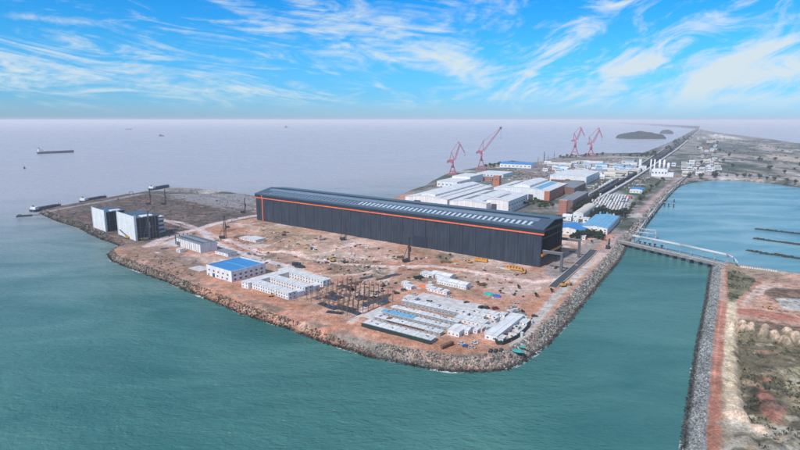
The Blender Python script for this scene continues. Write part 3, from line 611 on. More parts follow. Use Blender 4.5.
# ================================================================== BUILDINGS
def frame(A, B, Cc):
    """photo corners A (nearest), B, C -> origin, rotation, length along x (A-B side), depth along y"""
    a = Vector(P(*A)); b = Vector(P(*B)); c = Vector(P(*Cc))
    x = (b - a); l = x.length; x.normalize(); y = Vector((-x.y, x.x))
    if (c - a).dot(y) > 0: return a, math.atan2(x.y, x.x), l, (c - a).dot(y), False
    x = -x; return b, math.atan2(x.y, x.x), l, abs((c - a).dot(y)), True
_win = {}
def window_mesh(w, h, face):
    k = (w, h, face)
    if k not in _win:
        mb = MB()
        if face == 'y':
            mb.mi = 0; mb.box(-w / 2, w / 2, -0.10, 0.02, 0, h); mb.mi = 1; mb.box(-w / 2 + 0.12, w / 2 - 0.12, -0.13, -0.095, 0.12, h - 0.12)
        else:
            mb.mi = 0; mb.box(-0.02, 0.10, -w / 2, w / 2, 0, h); mb.mi = 1; mb.box(0.095, 0.13, -w / 2 + 0.12, w / 2 - 0.12, 0.12, h - 0.12)
        o = mb.build('window', ['slab', 'cabin_glass']); me = o.data; bpy.data.objects.remove(o); _win[k] = me
    return _win[k]
def win(root, x, y, z, w, h, face, flip=False, name='window'):
    o = bpy.data.objects.new(name, window_mesh(w, h, face)); COL.objects.link(o); o.parent = root; o.location = (x, y, z)
    if flip: o.rotation_euler = (0, 0, PI)
    return o
def shed(name, label, cat, A, B, Cc, h, roof='gable', wall='white_wall', rmat='white_roof', rise=0.12, group=None, vents=0, door=None, wins=(), ridge_axis='long', monitor=None, skyl=None, dims=None, overhang=0.4, endw=None):
    """a shed or hall. dims overrides (length, depth)."""
    o, a, l, w, fl = frame(A, B, Cc)
    if dims: l, w = dims
    t = thing(name, label, cat, o, a, group)
    ax = 'x' if (l >= w) == (ridge_axis == 'long') else 'y'
    wd = w if ax == 'x' else l
    H1 = h + wd * rise * 0.5
    mb = MB()
    if roof == 'gable':
        pr = [(0, -1), (wd, -1), (wd, h), (wd / 2, H1), (0, h)]
    elif roof == 'barrel':
        pr = [(0, -1), (wd, -1)] + [(wd / 2 + wd / 2 * math.cos(q * PI / 8), h + wd * rise * math.sin(q * PI / 8)) for q in range(9)]
    else: pr = [(0, -1), (wd, -1), (wd, h), (0, h)]
    (mb.xprism(pr, 0, l) if ax == 'x' else mb.yprism(pr, 0, w)); mb.build('wall', wall, t)
    rb = MB(); q = overhang; e = 0.25
    if roof == 'gable':
        k = (H1 - h) / (wd / 2)
        pf = [(-q, h - q * k + 0.06), (wd / 2, H1 + 0.06), (wd + q, h - q * k + 0.06), (wd + q, h - q * k + e + 0.06), (wd / 2, H1 + e + 0.06), (-q, h - q * k + e + 0.06)]
        (rb.xprism(pf, -q, l + q) if ax == 'x' else rb.yprism(pf, -q, w + q)); ro = rb.build('roof', rmat, t)
        top = lambda s: H1 - abs(s - wd / 2) * k + e + 0.06
    elif roof == 'barrel':
        pts = [(wd / 2 + (wd / 2 + .3) * math.cos(p * PI / 8), h + (wd * rise + .3) * math.sin(p * PI / 8)) for p in range(9)]
        inn = [(wd / 2 + (wd / 2 + .02) * math.cos(p * PI / 8), h + (wd * rise + .02) * math.sin(p * PI / 8)) for p in range(8, -1, -1)]
        (rb.xprism(pts + inn, -q, l + q) if ax == 'x' else rb.yprism(pts + inn, -q, w + q)); ro = rb.build('roof', rmat, t)
        top = lambda s: h + wd * rise
    elif roof == 'parapet':
        rb.box(0.5, l - 0.5, 0.5, w - 0.5, h + 0.003, h + 0.35); ro = rb.build('roof', rmat, t)
        pb = MB(); p_ = 0.45; hh = h + 1.3
        pb.box(-0.05, l + 0.05, -0.05, p_, h, hh); pb.box(-0.05, l + 0.05, w - p_, w + 0.05, h, hh); pb.box(-0.05, p_, p_, w - p_, h, hh); pb.box(l - p_, l + 0.05, p_, w - p_, h, hh)
        pb.build('parapet', wall, t); top = lambda s: h + 0.35
    else:
        rb.box(-q, l + q, -q, w + q, h + 0.003, h + 0.3); ro = rb.build('roof', rmat, t); top = lambda s: h + 0.3
    if monitor:    # raised ridge light: (width, height, material)
        mw, mh, mm = monitor; mb = MB(); z0 = top(wd / 2) - 0.5
        pf = [(wd / 2 - mw / 2, z0 - mw * 0.1), (wd / 2 + mw / 2, z0 - mw * 0.1), (wd / 2 + mw / 2, z0 + mh), (wd / 2, z0 + mh + mw * 0.08), (wd / 2 - mw / 2, z0 + mh)]
        (mb.xprism(pf, l * 0.04, l * 0.96) if ax == 'x' else mb.yprism(pf, w * 0.04, w * 0.96)); mb.build('roof_monitor', mm, ro)
    if skyl:     # list of (s0, s1, l0, l1, material) long strips for roof lights, panels and a painted eave shadow, as fractions
        for s0, s1, l0, l1, mm in skyl:
            mb = MB(); a0, a1 = s0 * wd, s1 * wd; z0, z1 = top(a0) + 0.05, top(a1) + 0.05
            LL = l if ax == 'x' else w
            pf = [(a0, z0 - 0.04), (a1, z1 - 0.04), (a1, z1 + 0.10), (a0, z0 + 0.10)]
            (mb.xprism(pf, l0 * LL, l1 * LL) if ax == 'x' else mb.yprism(pf, l0 * LL, l1 * LL)); mb.build('roof_strip', mm, ro)
    for (face, n, z, ww, wh) in wins:
        LL = l if face in 'fb' else w
        for i in range(n):
            s = LL * (i + 0.5) / n
            if face == 'f': win(t, s, 0, z, ww, wh, 'y')
            elif face == 'b': win(t, s, w, z, ww, wh, 'y', True)
            elif face == 'r': win(t, l, s, z, ww, wh, 'x')
            else: win(t, 0, s, z, ww, wh, 'x', True)
    if door:
        for face, s, dw, dh in (door if isinstance(door, list) else [door]):
            mb = MB()
            if face == 'f': mb.box(s * l - dw / 2, s * l + dw / 2, -0.12, 0.03, 0.02, dh)
            elif face == 'l': mb.box(-0.12, 0.03, s * w - dw / 2, s * w + dw / 2, 0.02, dh)
            else: mb.box(l - 0.03, l + 0.12, s * w - dw / 2, s * w + dw / 2, 0.02, dh)
            mb.build('door', 'window_dark', t)
    t['len'] = l; t['dep'] = w
    return t
# ---- the great hall: local x runs from its open right-hand gable to the far end, y to the back
HA = P(540, 267.5); HW = 64.0
t = thing('assembly_hall', 'very long dark blue grey steel hall with an orange stripe and rows of roof lights', 'hall', HA, UA)
# local frame: x along UX; y = rot90(UX) points towards the camera side, so the back is at -y
pf = [(0, -1), (0, 43), (-4, 44.6), (-30, 50), (-HW, 47), (-HW, -1)]
def prism_open():
    mb = MB(); th = 0.8
    # front wall, back wall, far gable
    mb.box(0, HL, -th, 0, -1, 42.6); mb.box(0, HL, -HW, -HW + th, -1, 46.4)
    mb.xprism([(-th, -1), (-th, 42.6), (-30, 49.4), (-HW + th, 46.4), (-HW + th, -1)][::-1], HL - th, HL)
    # gable closure strip above the open mouth
    mb.xprism([(-th, 36), (-th, 42.6), (-30, 49.4), (-HW + th, 46.4), (-HW + th, 36)][::-1], 50.0, 50.8)
    return mb
w_ = prism_open().build('wall', 'hall_wall', t)
mb = MB(); mb.box(8, 14, -0.1, 0.35, 0, 7); 
mb = MB(); e = 1.1
top = [(1.5, 42.5), (1.5, 43.8), (-30, 50.4), (-HW - 1, 47.4), (-HW - 1, 46.4), (-30, 49.42)]
mb.xprism(top[::-1], -3.0, HL + 1.0); ro = mb.build('roof', 'hall_roof', t)
mb = MB(); mb.box(-3.0, HL + 1.0, 0.02, 1.4, 38.6, 42.4); mb.build('eave_band', 'hall_band', t)
mb = MB(); mb.box(-3.0, HL + 0.6, 0.03, 1.05, 36.6, 38.5); mb.build('orange_stripe', 'hall_orange', t)
mb = MB(); mb.box(HL - 17, HL - 15, 0.02, 0.7, 0, 36.5); mb.box(HL - 17, HL - 15, 0.02, 1.55, 38.55, 42.3); mb.build('vertical_stripe', 'hall_orange', t)
sl_ = lambda y: 43.8 + (1.5 - y) / 31.5 * 6.6
me0 = None
n = 62
for i in range(n):
    x0 = 16 + i * (HL - 40) / n
    if me0 is None:
        mb = MB(); mb.hexa([(0, -5.0, sl_(-5.0)), (0, -15.0, sl_(-15)), (3.5, -15.0, sl_(-15)), (3.5, -5.0, sl_(-5))], [(0, -5.0, sl_(-5) + .22), (0, -15.0, sl_(-15) + .22), (3.5, -15.0, sl_(-15) + .22), (3.5, -5.0, sl_(-5) + .22)])
        o = mb.build('roof_strip', 'skylight', ro); me0 = o.data; med = recolour(me0, 'skylight_dim')
    else: o = bpy.data.objects.new('roof_strip', me0 if i < 36 else med); COL.objects.link(o); o.parent = ro
    o.location = (x0, 0, 0)
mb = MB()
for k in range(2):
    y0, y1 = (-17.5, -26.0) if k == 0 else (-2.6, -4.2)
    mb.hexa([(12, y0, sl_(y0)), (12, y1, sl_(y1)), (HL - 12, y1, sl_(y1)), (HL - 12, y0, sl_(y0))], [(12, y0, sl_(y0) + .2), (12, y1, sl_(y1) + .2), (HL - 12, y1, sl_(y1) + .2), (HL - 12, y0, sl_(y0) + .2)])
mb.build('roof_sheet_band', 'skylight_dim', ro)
mb = MB(); mb.box(4, HL - 4, -31.2, -28.8, 50.1, 51.2); mb.build('ridge_vent', 'hall_band', ro)
# columns and trusses in the open mouth
for x in (0.3, 15, 30):
    for y in (-2.0, -HW + 3):
        mb = MB(); mb.box(x, x + 1.4, y - 0.9, y + 0.9, 0, 40 if x else 36.4); mb.build('column', 'dark_steel', t)
mb = MB(); mb.box(-1.6, -0.2, -HW + 1, -1, 12.2, 14.6); mb.build('orange_beam', 'orange', t)
mb = MB(); mb.box(1.0, 2.0, -HW + 2, -2, 38, 40.6); mb.box(1.0, 2.0, -HW + 2, -2, 30.5, 31.6); mb.build('truss', 'dark_steel', t)
for y in (-12, -24, -36, -48):
    mb = MB(); mb.box(51, 51.6, y - 5.6, y + 5.6, 2, 34.5); mb.build('door_leaf', 'dark_steel', t)
mb = MB(); mb.box(150, 172, 0.02, 0.7, 0.2, 14); mb.build('door', 'hall_band', t)
mb = MB(); mb.box(190, 193, 0.02, 0.5, 0.2, 4); mb.build('door', 'hall_band', t)
mb = MB()
for x in range(9, int(HL), 18): mb.box(x, x + 0.35, 0.01, 0.30, 0, 36.5)
mb.build('downpipes', 'hall_band', t)
# runway girders reaching out of the hall
def runway(label, legs_px, topz, along_px):
    base = [P(*q) for q in legs_px]; a = P(*along_px)
    tt = thing('crane_runway', label, 'gantry', base[0], UA, 'crane runway frames at the open end of the hall')
    R = Matrix.Rotation(-UA, 2)
    loc = [R @ (Vector(b) - Vector(base[0])) for b in base] + [R @ (Vector(a) - Vector(base[0]))]
    x0, x1 = min(q.x for q in loc), max(q.x for q in loc)
    mb = MB(); mb.box(x0 - 1, x1 + 1, -1.1, 1.1, topz - 2.6, topz); mb.build('girder', 'steel', tt)
    mb = MB(); mb.box(x0 - 1, x1 + 1, -0.2, 0.2, topz + 0.01, topz + 0.4); mb.build('rail', 'concrete', tt)
    for q in loc[:len(base)]:
        mb = MB(); mb.box(q.x - 1.3, q.x + 1.3, -1.0, 1.0, 0, topz - 2.62); mb.build('leg', 'steel', tt)
runway('grey crane runway frame nearer the camera reaching from the open hall gable', [(561, 272)], 21, (544, 268.3))
runway('grey crane runway frame farther back reaching from the open hall gable past the blue roof', [(578.5, 257.5)], 21.5, (562, 253))
# ---- blocks with tall white end walls on the dark flat
def white_block(label, A, B, depth, h, extra):
    a = Vector(P(*A)); b = Vector(P(*B)); x = (b - a); l = x.length; ang = math.atan2(x.y, x.x)
    t = thing('cell_block', label, 'building', a, ang, 'tall open blocks with white end walls')
    mb = MB(); mb.box(0, l, 0, 1.2, -1, h + 2.0); mb.build('end_wall', 'white_wall', t)
    for q_ in (-1.2, l):
        mb = MB(); mb.box(q_, q_ + 1.2, -0.6, 2.2, -1, h + 3.6); mb.build('wall_pier', 'white_wall', t)
    mb = MB(); mb.box(0, l, 1.22, depth, h - 1.5, h - 0.3); mb.build('roof', 'hall_roof', t)
    mb = MB(); mb.box(l * 0.75, l * 0.97, depth * 0.35, depth * 0.8, h - 0.28, h + 0.8); mb.build('roof_box', 'white_wall', t)
    for i in range(4):
        y = depth * (i + 0.9) / 4.2
        for xx in (0.6, l - 0.6):
            mb = MB(); mb.box(xx - 0.5, xx + 0.5, y - 0.5, y + 0.5, -1, h - 1.52); mb.build('column', 'steel', t)
    for z in (h * 0.27, h * 0.55):
        mb = MB(); mb.box(0.2, l - 0.2, 2.5, depth - 0.3, z, z + 0.7); mb.build('floor_slab', 'steel', t)
    mb = MB(); mb.box(l * 0.25, l - 1.5, 3, depth - 2, -1, h - 1.55); mb.build('core', 'dark_steel', t)
    return t, l
b1, l1 = white_block('tall open block with a plain white end wall, farther from the site road', (94, 227.5), (106, 231.8), 30, 29, 0)
b2, l2 = white_block('tall open block with a wide white end wall and a white stair tower behind', (119, 234.5), (136, 241), 34, 31, 1)
st_ = MB(); st_.box(-4, 4, -5, 5, -1, 24); o = P(160, 232)
tt = thing('stair_tower', 'white four storey stair tower with dark open landings behind the tall block', 'tower', o, UA)
mb = MB()
for k in range(4): mb.box(-6, 6, -5, 5, k * 6.0 - (1 if k == 0 else 0), k * 6.0 + 3.4)
mb.build('wall', 'white_wall', tt)
mb = MB(); mb.box(-5, 5, -4, 4, 0.2, 22.6); mb.build('core', 'window_dark', tt); mb = MB(); mb.box(-6.2, 6.2, -5.2, 5.2, 23.0, 23.6); mb.box(5.0, 6, -5, 5, 3.42, 23); mb.build('roof', 'white_wall', tt)
# ---- workshop with pillars
t = shed('pillar_workshop', 'long white workshop with a dark ridge roof and tall pillars beside the site road', 'workshop', (201, 253), (177, 245.5), (213, 248.5), 10.5, 'gable', rmat='grey_roof', rise=0.16, door=('r', .6, 5, 6) if False else None, skyl=[(0.12, 0.3, .02, .98, 'hall_roof'), (0.62, 0.8, .02, .98, 'hall_roof')])
l, w = t['len'], t['dep']
for i in range(12):
    mb = MB(); s = l * i / 11; mb.box(s - 0.35, s + 0.35, -0.5, 0.0, -1, 10.4); mb.build('pillar', 'slab', t)
for k in range(4):
    mb = MB(); mb.box(-5.5, -4.7, w * (k + .2) / 4 - .4, w * (k + .2) / 4 + .4, -1, 13); mb.build('pillar', 'dark_steel', t)
mb = MB(); mb.box(l * .02, l * .14, -0.6, -0.02, 0, 6); mb.build('door', 'window_dark', t)
# ---- blue roofed building
t = shed('blue_roof_building', 'white two storey building with a bright blue flat roof above the rocks', 'building', (232, 282.5), (207, 275), (261, 272), 10.2, 'parapet', rmat='blue_roof', wins=[])
l, w = t['len'], t['dep']
for i in range(5): win(t, l * (i + .6) / 5.4, 0, 5.8, 2.6, 2.0, 'y')
for i in range(3): win(t, l * (i + 2.4) / 5.4, 0, 1.4, 2.6, 2.0, 'y')
for i in range(6): win(t, l, w * (i + .6) / 6.4, 5.6, 2.8, 2.0, 'x')
for i in range(6): win(t, l, w * (i + .6) / 6.4, 1.4, 2.8, 2.0, 'x')
mb = MB(); mb.box(l * .24, l * .33, -0.14, 0.02, 0, 4.2); mb.build('door', 'window_dark', t)
mb = MB(); mb.box(l * .06, l * .10, -0.14, 0.02, 0, 2.6); mb.build('door', 'window_dark', t)
mb = MB(); mb.box(l * 0.1, l * 0.9, w * 0.5, w * 0.5 + 0.5, 10.56, 10.95); mb.build('roof_rib', 'pale_blue_roof', t)
# generic: A = nearest right-hand ground corner, ang = heading of the front side (degrees)
def pshed(name, label, cat, A, ang, W, D, h, **k):
    a = math.radians(ang); p = P(*A); o = (p[0] - W * math.cos(a), p[1] - W * math.sin(a))
    global frame
    keep = frame; frame = lambda *_: (Vector(o), a, W, D, False)
    try: return shed(name, label, cat, A, A, A, h, **k)
    finally: frame = keep
# ---- staff quarters: three rows and the wing that joins them
G = 'rows of the white staff quarters'
mw = [('f', 16, 0.8, 1.5, 1.5), ('f', 16, 3.7, 1.5, 1.5), ('r', 2, 3.7, 1.5, 1.5), ('r', 2, 0.8, 1.5, 1.5)]
pshed('staff_quarters', 'white two storey staff quarters row nearest the rocks', 'quarters', (288.5, 300), -39, 60, 9.5, 6.2, roof='flat', rmat='site_roof', wins=mw, group=G)
pshed('staff_quarters', 'middle one of the three white two storey staff quarters rows', 'quarters', (305, 293.8), -39, 62, 9.5, 6.2, roof='flat', rmat='site_roof', wins=mw, group=G)
pshed('staff_quarters', 'rearmost white two storey staff quarters row beside the excavated ground', 'quarters', (323, 287.2), -39, 68, 10, 6.2, roof='flat', rmat='site_roof', wins=mw, group=G)
pshed('quarters_wing', 'long low white wing joining the heads of the three staff quarters rows', 'building', (248.5, 289.2), -39, 11, 62, 6.0, roof='flat', rmat='site_roof', wins=[('f', 2, 4, 1.6, 1.4), ('f', 2, 1, 1.6, 1.4)])
for px, py, lab in ((293, 298, 'small white block at the end of the nearest quarters row'), (309, 292, 'small white block at the end of the middle quarters row')):
    pshed('service_block', lab, 'building', (px + 4, py - .6), -39, 9, 9, 4.5, roof='flat', wins=[('f', 2, 1.2, 1.4, 1.4)])
# ---- low pads and huts west of the hall
pshed('site_office', 'low white flat roofed office beside the tall pile driver near the road', 'office', (256, 242.5), -38, 24, 16, 3.2, roof='flat', rmat='site_roof', wins=[('f', 5, 1, 1.6, 1.2)])
pshed('site_office', 'low white roofed hut with an L shaped annex left of the open dirt field', 'office', (246, 240.5), -38, 14, 12, 2.6, roof='flat', rmat='slab', wins=[('f', 3, .9, 1.4, 1.2)])
pshed('store_shed', 'grey flat roofed store behind the blue roofed building', 'shed', (228, 257), -38, 26, 13, 4, roof='flat', rmat='grey_roof', wins=[('f', 4, 1.4, 1.4, 1.4)])
pshed('concrete_slab', 'bare pale concrete slab left of the blue roofed building', 'slab', (200, 272), -38, 22, 13, .35, roof='flat', rmat='slab', wall='slab')
pshed('concrete_slab', 'white concrete apron beside the pillar workshop', 'slab', (176, 247), -38, 34, 20, .4, roof='flat', rmat='slab', wall='slab')
pshed('pump_house', 'small white hut with a dark doorway left of the pillar workshop', 'hut', (180, 253), -38, 8, 7, 4, roof='flat', rmat='slab', wins=[('f', 1, 1, 2.2, 2.0)])
# ---- prefabricated cabin rows
CG = 'long rows of prefabricated white cabins'
def row(label, A, L, D, h, rmat='site_roof', n=12, ang=-34, wall='cabin_wall'):
    t = pshed('cabin_row', label, 'cabins', A, ang, L, D, h, roof='flat', rmat=rmat, group=CG, wall=wall, overhang=0.5)
    for i in range(n): win(t, L * (i + .5) / n, 0, 1.0, 1.5, 1.2, 'y')
    mb = MB(); 
    for i in range(n + 1):
        s = L * i / n
        if i < n: mb.yprism([(s + .12, h + .303), (s + L / n - .12, h + .303), (s + L / n - .12, h + .42), (s + L / n / 2, h + .95), (s + .12, h + .42)], -.45, D + .45)
    mb.build('unit_roofs', 'white_roof' if len(label) % 2 else 'site_roof', t)
    mb = MB(); rng = random.Random(len(label))
    for i in range(n // 2):
        x = L * rng.random() * .95; y = D * (.2 + .5 * rng.random()); mb.box(x, x + 1.0, y, y + .7, h + .3, h + 1.3)
    mb.build('roof_units', 'steel', t); return t
t = row('cabin row closest to the sea with a dark green fence along its foot', (431, 344), 62, 7.0, 3.0, n=14)
mb = MB(); mb.box(-1, 63, -1.6, -1.2, -.5, 2.9); mb.build('fence_panel', 'dark_green', t)
t = row('second cabin row from the sea, its far end roofed in rust brown', (440, 336.8), 62, 4.8, 3.0, n=14)
mb = MB(); mb.box(12, 16, .4, 4.5, 3.31, 4.1); mb.box(13, 48, -.9, -.56, 2.3, 2.9); mb.build('brown_awning', 'rust', t)
t = row('third cabin row from the sea with a long pale blue roof section', (447.5, 331.6), 62, 4.8, 3.2, n=14)
mb = MB(); mb.box(-.6, 30, -.5, 5.6, 3.64, 4.25); mb.build('blue_roof_section', 'pale_blue_roof', t)
t = row('fourth cabin row from the sea, under the white hardstanding', (457.5, 326.6), 64, 5.0, 3.4, n=16)
t = row('cabin row forming the near edge of the white hardstanding', (466.5, 319.0), 64, 5.0, 3.8, n=16)
pshed('hardstanding', 'broad white concrete hardstanding behind the cabin rows', 'slab', (471.5, 314), -34, 62, 24, .5, roof='flat', rmat='slab', wall='slab')
pshed('hardstanding', 'narrow pale concrete strip at the left end of the cabin rows', 'slab', (374, 320), -34, 13, 26, .4, roof='flat', rmat='slab', wall='slab')
pshed('site_office', 'square white hut with a dark wall at the head of the cabin rows', 'office', (413.5, 303.5), -34, 11, 9, 3.6, roof='flat', rmat='slab', wins=[('f', 3, 1, 1.8, 1.6), ('r', 2, 1, 1.8, 1.6)])
# ---- cluster of cabins and yard right of the rows
def hut(label, A, W, D, h=3.2, ang=-34, rmat='site_roof', cat='cabin', roof='flat', n=3, name='site_cabin', group='small cabins around the works yard'):
    t = pshed(name, label, cat, A, ang, W, D, h, roof=roof, rmat=rmat, group=group, rise=.2)
    for i in range(n): win(t, W * (i + .5) / n, 0, .9, 1.2, 1.2, 'y')
    mb = MB(); mb.box(W - .04, W + .08, D * .35, D * .35 + 1.0, .02, 2.2); mb.build('door', 'window_dark', t); return t
hut('gabled white cabin beside the rusty truck bed', (459, 337.5), 10, 13, 4.2, roof='gable', rmat='white_roof')
hut('white gabled cabin with a pale end wall facing the sea road', (468, 335.5), 9, 9, 3.8, roof='gable', rmat='white_roof')
hut('long low cabin with a curved white roof next to the gabled cabins', (477, 334), 10, 6, 3.0)
hut('long white cabin block just right of the cabin rows', (484, 328), 26, 9, 3.4, n=7)
hut('small white cabin between the long block and the parked vehicles', (476.5, 318.5), 12, 5, 3.0)
hut('second small white cabin behind the long block', (483.5, 320.5), 11, 5, 3.2)
hut('pale cabin with a dark side near the three dark cars', (496.5, 319), 15, 7, 3.4, n=4)
hut('small white hut behind the yard by the dirt track', (473, 313.8), 7, 4, 2.8, n=2)
hut('low white hut at the right end of the long cabin block', (490, 331), 7, 4.5, 2.6, n=2)
hut('narrow white cabin facing the curved yard', (481.5, 314.6), 8, 4, 3, n=2)
t = pshed('depot_building', 'long white depot building along the left of the curved yard', 'building', (497, 342), -34, 10, 52, 4.6, roof='flat', rmat='white_roof', wins=[('f', 2, 1.2, 1.6, 1.4), ('r', 10, 1.2, 1.6, 1.4)])
pshed('hardstanding', 'white paved depot yard ringed by a dark wall', 'slab', (521, 333), -34, 31, 25, .4, roof='flat', rmat='slab', wall='slab')
hut('round fronted white hut at the tip of the curved yard', (503, 343), 9, 6, 3.4, n=3)
hut('small white cabin inside the curved yard', (512, 326), 7, 5, 2.8, n=2)
hut('white cabin near the far end of the curved dark wall', (526.5, 326.5), 6, 8, 2.8, n=2)
hut('tiny white cabin by the blue tarpaulin', (504.5, 318.5), 5, 4, 3.2, n=1)
pts = [P(*q) for q in [(495, 341), (497, 344.5), (503, 345), (510, 342), (517, 338.5), (523, 333.5), (528, 328), (532, 321)]]
t = thing('yard_wall', 'dark green curved wall around the depot yard with its ends at the sea road', 'wall', pts[0])
for i in range(len(pts) - 1):
    a = Vector(pts[i]) - Vector(pts[0]); b = Vector(pts[i + 1]) - Vector(pts[0]); d = (b - a).normalized(); n_ = Vector((-d.y, d.x)) * .3
    mb = MB(); mb.hexa([(*(a - n_), -.5), (*(b - n_), -.5), (*(b + n_), -.5), (*(a + n_), -.5)], [(*(a - n_), 3), (*(b - n_), 3), (*(b + n_), 3), (*(a + n_), 3)]); mb.build('wall_segment', 'dark_green', t)
# mid camp
t = hut('long white gabled barrack in the middle of the dirt field', (466, 290), 34, 10, 4.6, -38, 'white_roof', 'barrack', 'gable', 12, 'barrack', 'white barracks in the middle camp')
t = hut('second long white barrack behind the first, nearer the hall', (450, 281.0), 24, 11, 4.4, -38, 'white_roof', 'barrack', 'gable', 8, 'barrack', 'white barracks in the middle camp')
hut('low white roofed barrack at the left end of the middle camp', (433, 278.5), 16, 9, 3.6, -38, 'site_roof', 'barrack', 'flat', 5, 'barrack', 'white barracks in the middle camp')
for i, (px, py, W, lab) in enumerate([(411, 290, 9, 'white cabin left of the orange tarpaulin'), (407, 286.5, 7, 'white cabin at the left corner of the middle camp'), (434.5, 292.5, 8, 'first white tank cabin right of the orange tarpaulin'), (440.5, 294, 7, 'second white tank cabin right of the orange tarpaulin'), (446.5, 295.3, 7, 'third white tank cabin right of the orange tarpaulin'), (430, 289.6, 5, 'narrow white cabin touching the orange tarpaulin')]):
    hut(lab, (px, py), W, 6, 3.2, -38, 'white_roof', n=2)
def tarp(name, label, px, py, r, m, h=1.6, cat='tarpaulin', group=None, el=1.5):
    p = P(px, py); N_ = 14; rng = random.Random(int(px * 7)); mb = MB(); V = []; Fq = []
    for j in range(5):
        q = j / 4
        for i in range(N_):
            a = 2 * PI * i / N_; rr = r * (1 - q ** 1.6 * .9) * (1 + .18 * rng.uniform(-1, 1)); V.append((math.cos(a) * rr * el, math.sin(a) * rr, h * math.sin(q * PI / 2) * (1 + .2 * rng.uniform(-1, 1)) - .2))
    for j in range(4):
        for i in range(N_): k = (i + 1) % N_; Fq.append((j * N_ + i, j * N_ + k, (j + 1) * N_ + k, (j + 1) * N_ + i))
    Fq.append(tuple(range(4 * N_, 5 * N_))); mb.add(V, Fq); o = mb.build(name, m); o.location = (p[0], p[1], 0); o.rotation_euler = (0, 0, -.6); return tag(o, label, cat, group)
tarp('covered_heap', 'bright orange tarpaulin over a heap between the white cabins', 424, 286.5, 4, 'cloth_orange')
tarp('covered_heap', 'blue tarpaulin heap at the far edge of the curved yard', 509, 319.5, 3.6, 'blue_paint')
tarp('net_heap', 'turquoise net heap lying on the boulders at the corner of the sea wall', 518, 350.5, 2.9, 'teal', .5, 'net')
tarp('net_heap', 'small turquoise net beside the larger one near the boulder corner', 522.5, 346.5, 1.8, 'teal', .4, 'net')
tarp('covered_heap', 'teal covered stack right of the long barrack', 489, 294.5, 3.6, 'teal', 2.2)
tarp('covered_heap', 'dark blue covered stack at the right end of the teal one', 497, 296.5, 3.0, 'blue_paint', 2.2)
tarp('covered_heap', 'dark green covered heap beside the excavated strip', 300, 267, 5, 'dark_green', 2.2)
# ---- structure under construction: columns standing in a grid over dark formwork
t = thing('column_frame', 'unfinished building frame of thin rust coloured columns over dark formwork slabs', 'construction frame', P(307, 300))
O = Vector(P(307, 300)); ex = (Vector(P(352, 318)) - O); ey = (Vector(P(346, 287)) - O)
rng = random.Random(4); col_me = None
for i in range(11):
    for j in range(9):
        if rng.random() < .08: continue
        q = ex * (i / 10.0) + ey * (j / 8.0) * 1.05; hh = rng.choice([9.5, 10.5, 11, 12])
        if col_me is None:
            mb = MB(); mb.tube((0, 0, -.5), (0, 0, 1), .27, 5); o = mb.build('column', 'rust', t); col_me = o.data
        else: o = bpy.data.objects.new('column', col_me); COL.objects.link(o); o.parent = t
        o.location = (q.x, q.y, 0); o.scale = (1, 1, hh)
for k in range(24):
    i, j = rng.randrange(8), rng.randrange(8); q = ex * (i / 8.0) + ey * (j / 8.0); e1, e2 = ex / 8, ey / 8 * 1.05; z = rng.choice([.15, .2, .4])
    mb = MB(); c = [q + e1 * .08, q + e1 * .92, q + e1 * .92 + e2 * .9, q + e1 * .08 + e2 * .9]; mb.hexa([(v.x, v.y, z) for v in c], [(v.x, v.y, z + .5) for v in c]); mb.build('formwork_slab', rng.choice(['dark_steel', 'ship_blue', 'steel', 'timber', 'steel']), t)
for k in range(9):
    a = ex * (k / 8.0)
    if k % 2 == 0: 
        mb = MB(); mb.tube((a.x, a.y, .6), ((a + ey).x, (a + ey).y, .6), .16, 4); mb.build('tie_beam', 'timber', t)
    b = ey * (k / 8.0)
    if k % 2: mb = MB(); mb.tube((b.x, b.y, 8), ((b + ex).x, (b + ex).y, 8), .14, 4); mb.build('tie_beam', 'rust', t)
def stack(label, px, py, L, W, h, ang, m='dark_steel', name='steel_stack', n=7, group='stacks of steel and timber lying on the dirt'):
    p = P(px, py); rng = random.Random(int(px * 31 + py)); mb = MB()
    for i in range(n):
        y = W * (i / n - .5); z = h * rng.uniform(.5, 1); x0 = -L / 2 + rng.uniform(0, L * .12); mb.box(x0, x0 + L * rng.uniform(.8, 1), y, y + W / n * .8, 0, z)
    for s in (-.3, .3): mb.box(L * s, L * s + .3, -W / 2 - .2, W / 2 + .2, h, h + .15)
    o = mb.build(name, m); o.location = (p[0], p[1], -.05); o.rotation_euler = (0, 0, math.radians(ang)); return tag(o, label, 'stack', group)
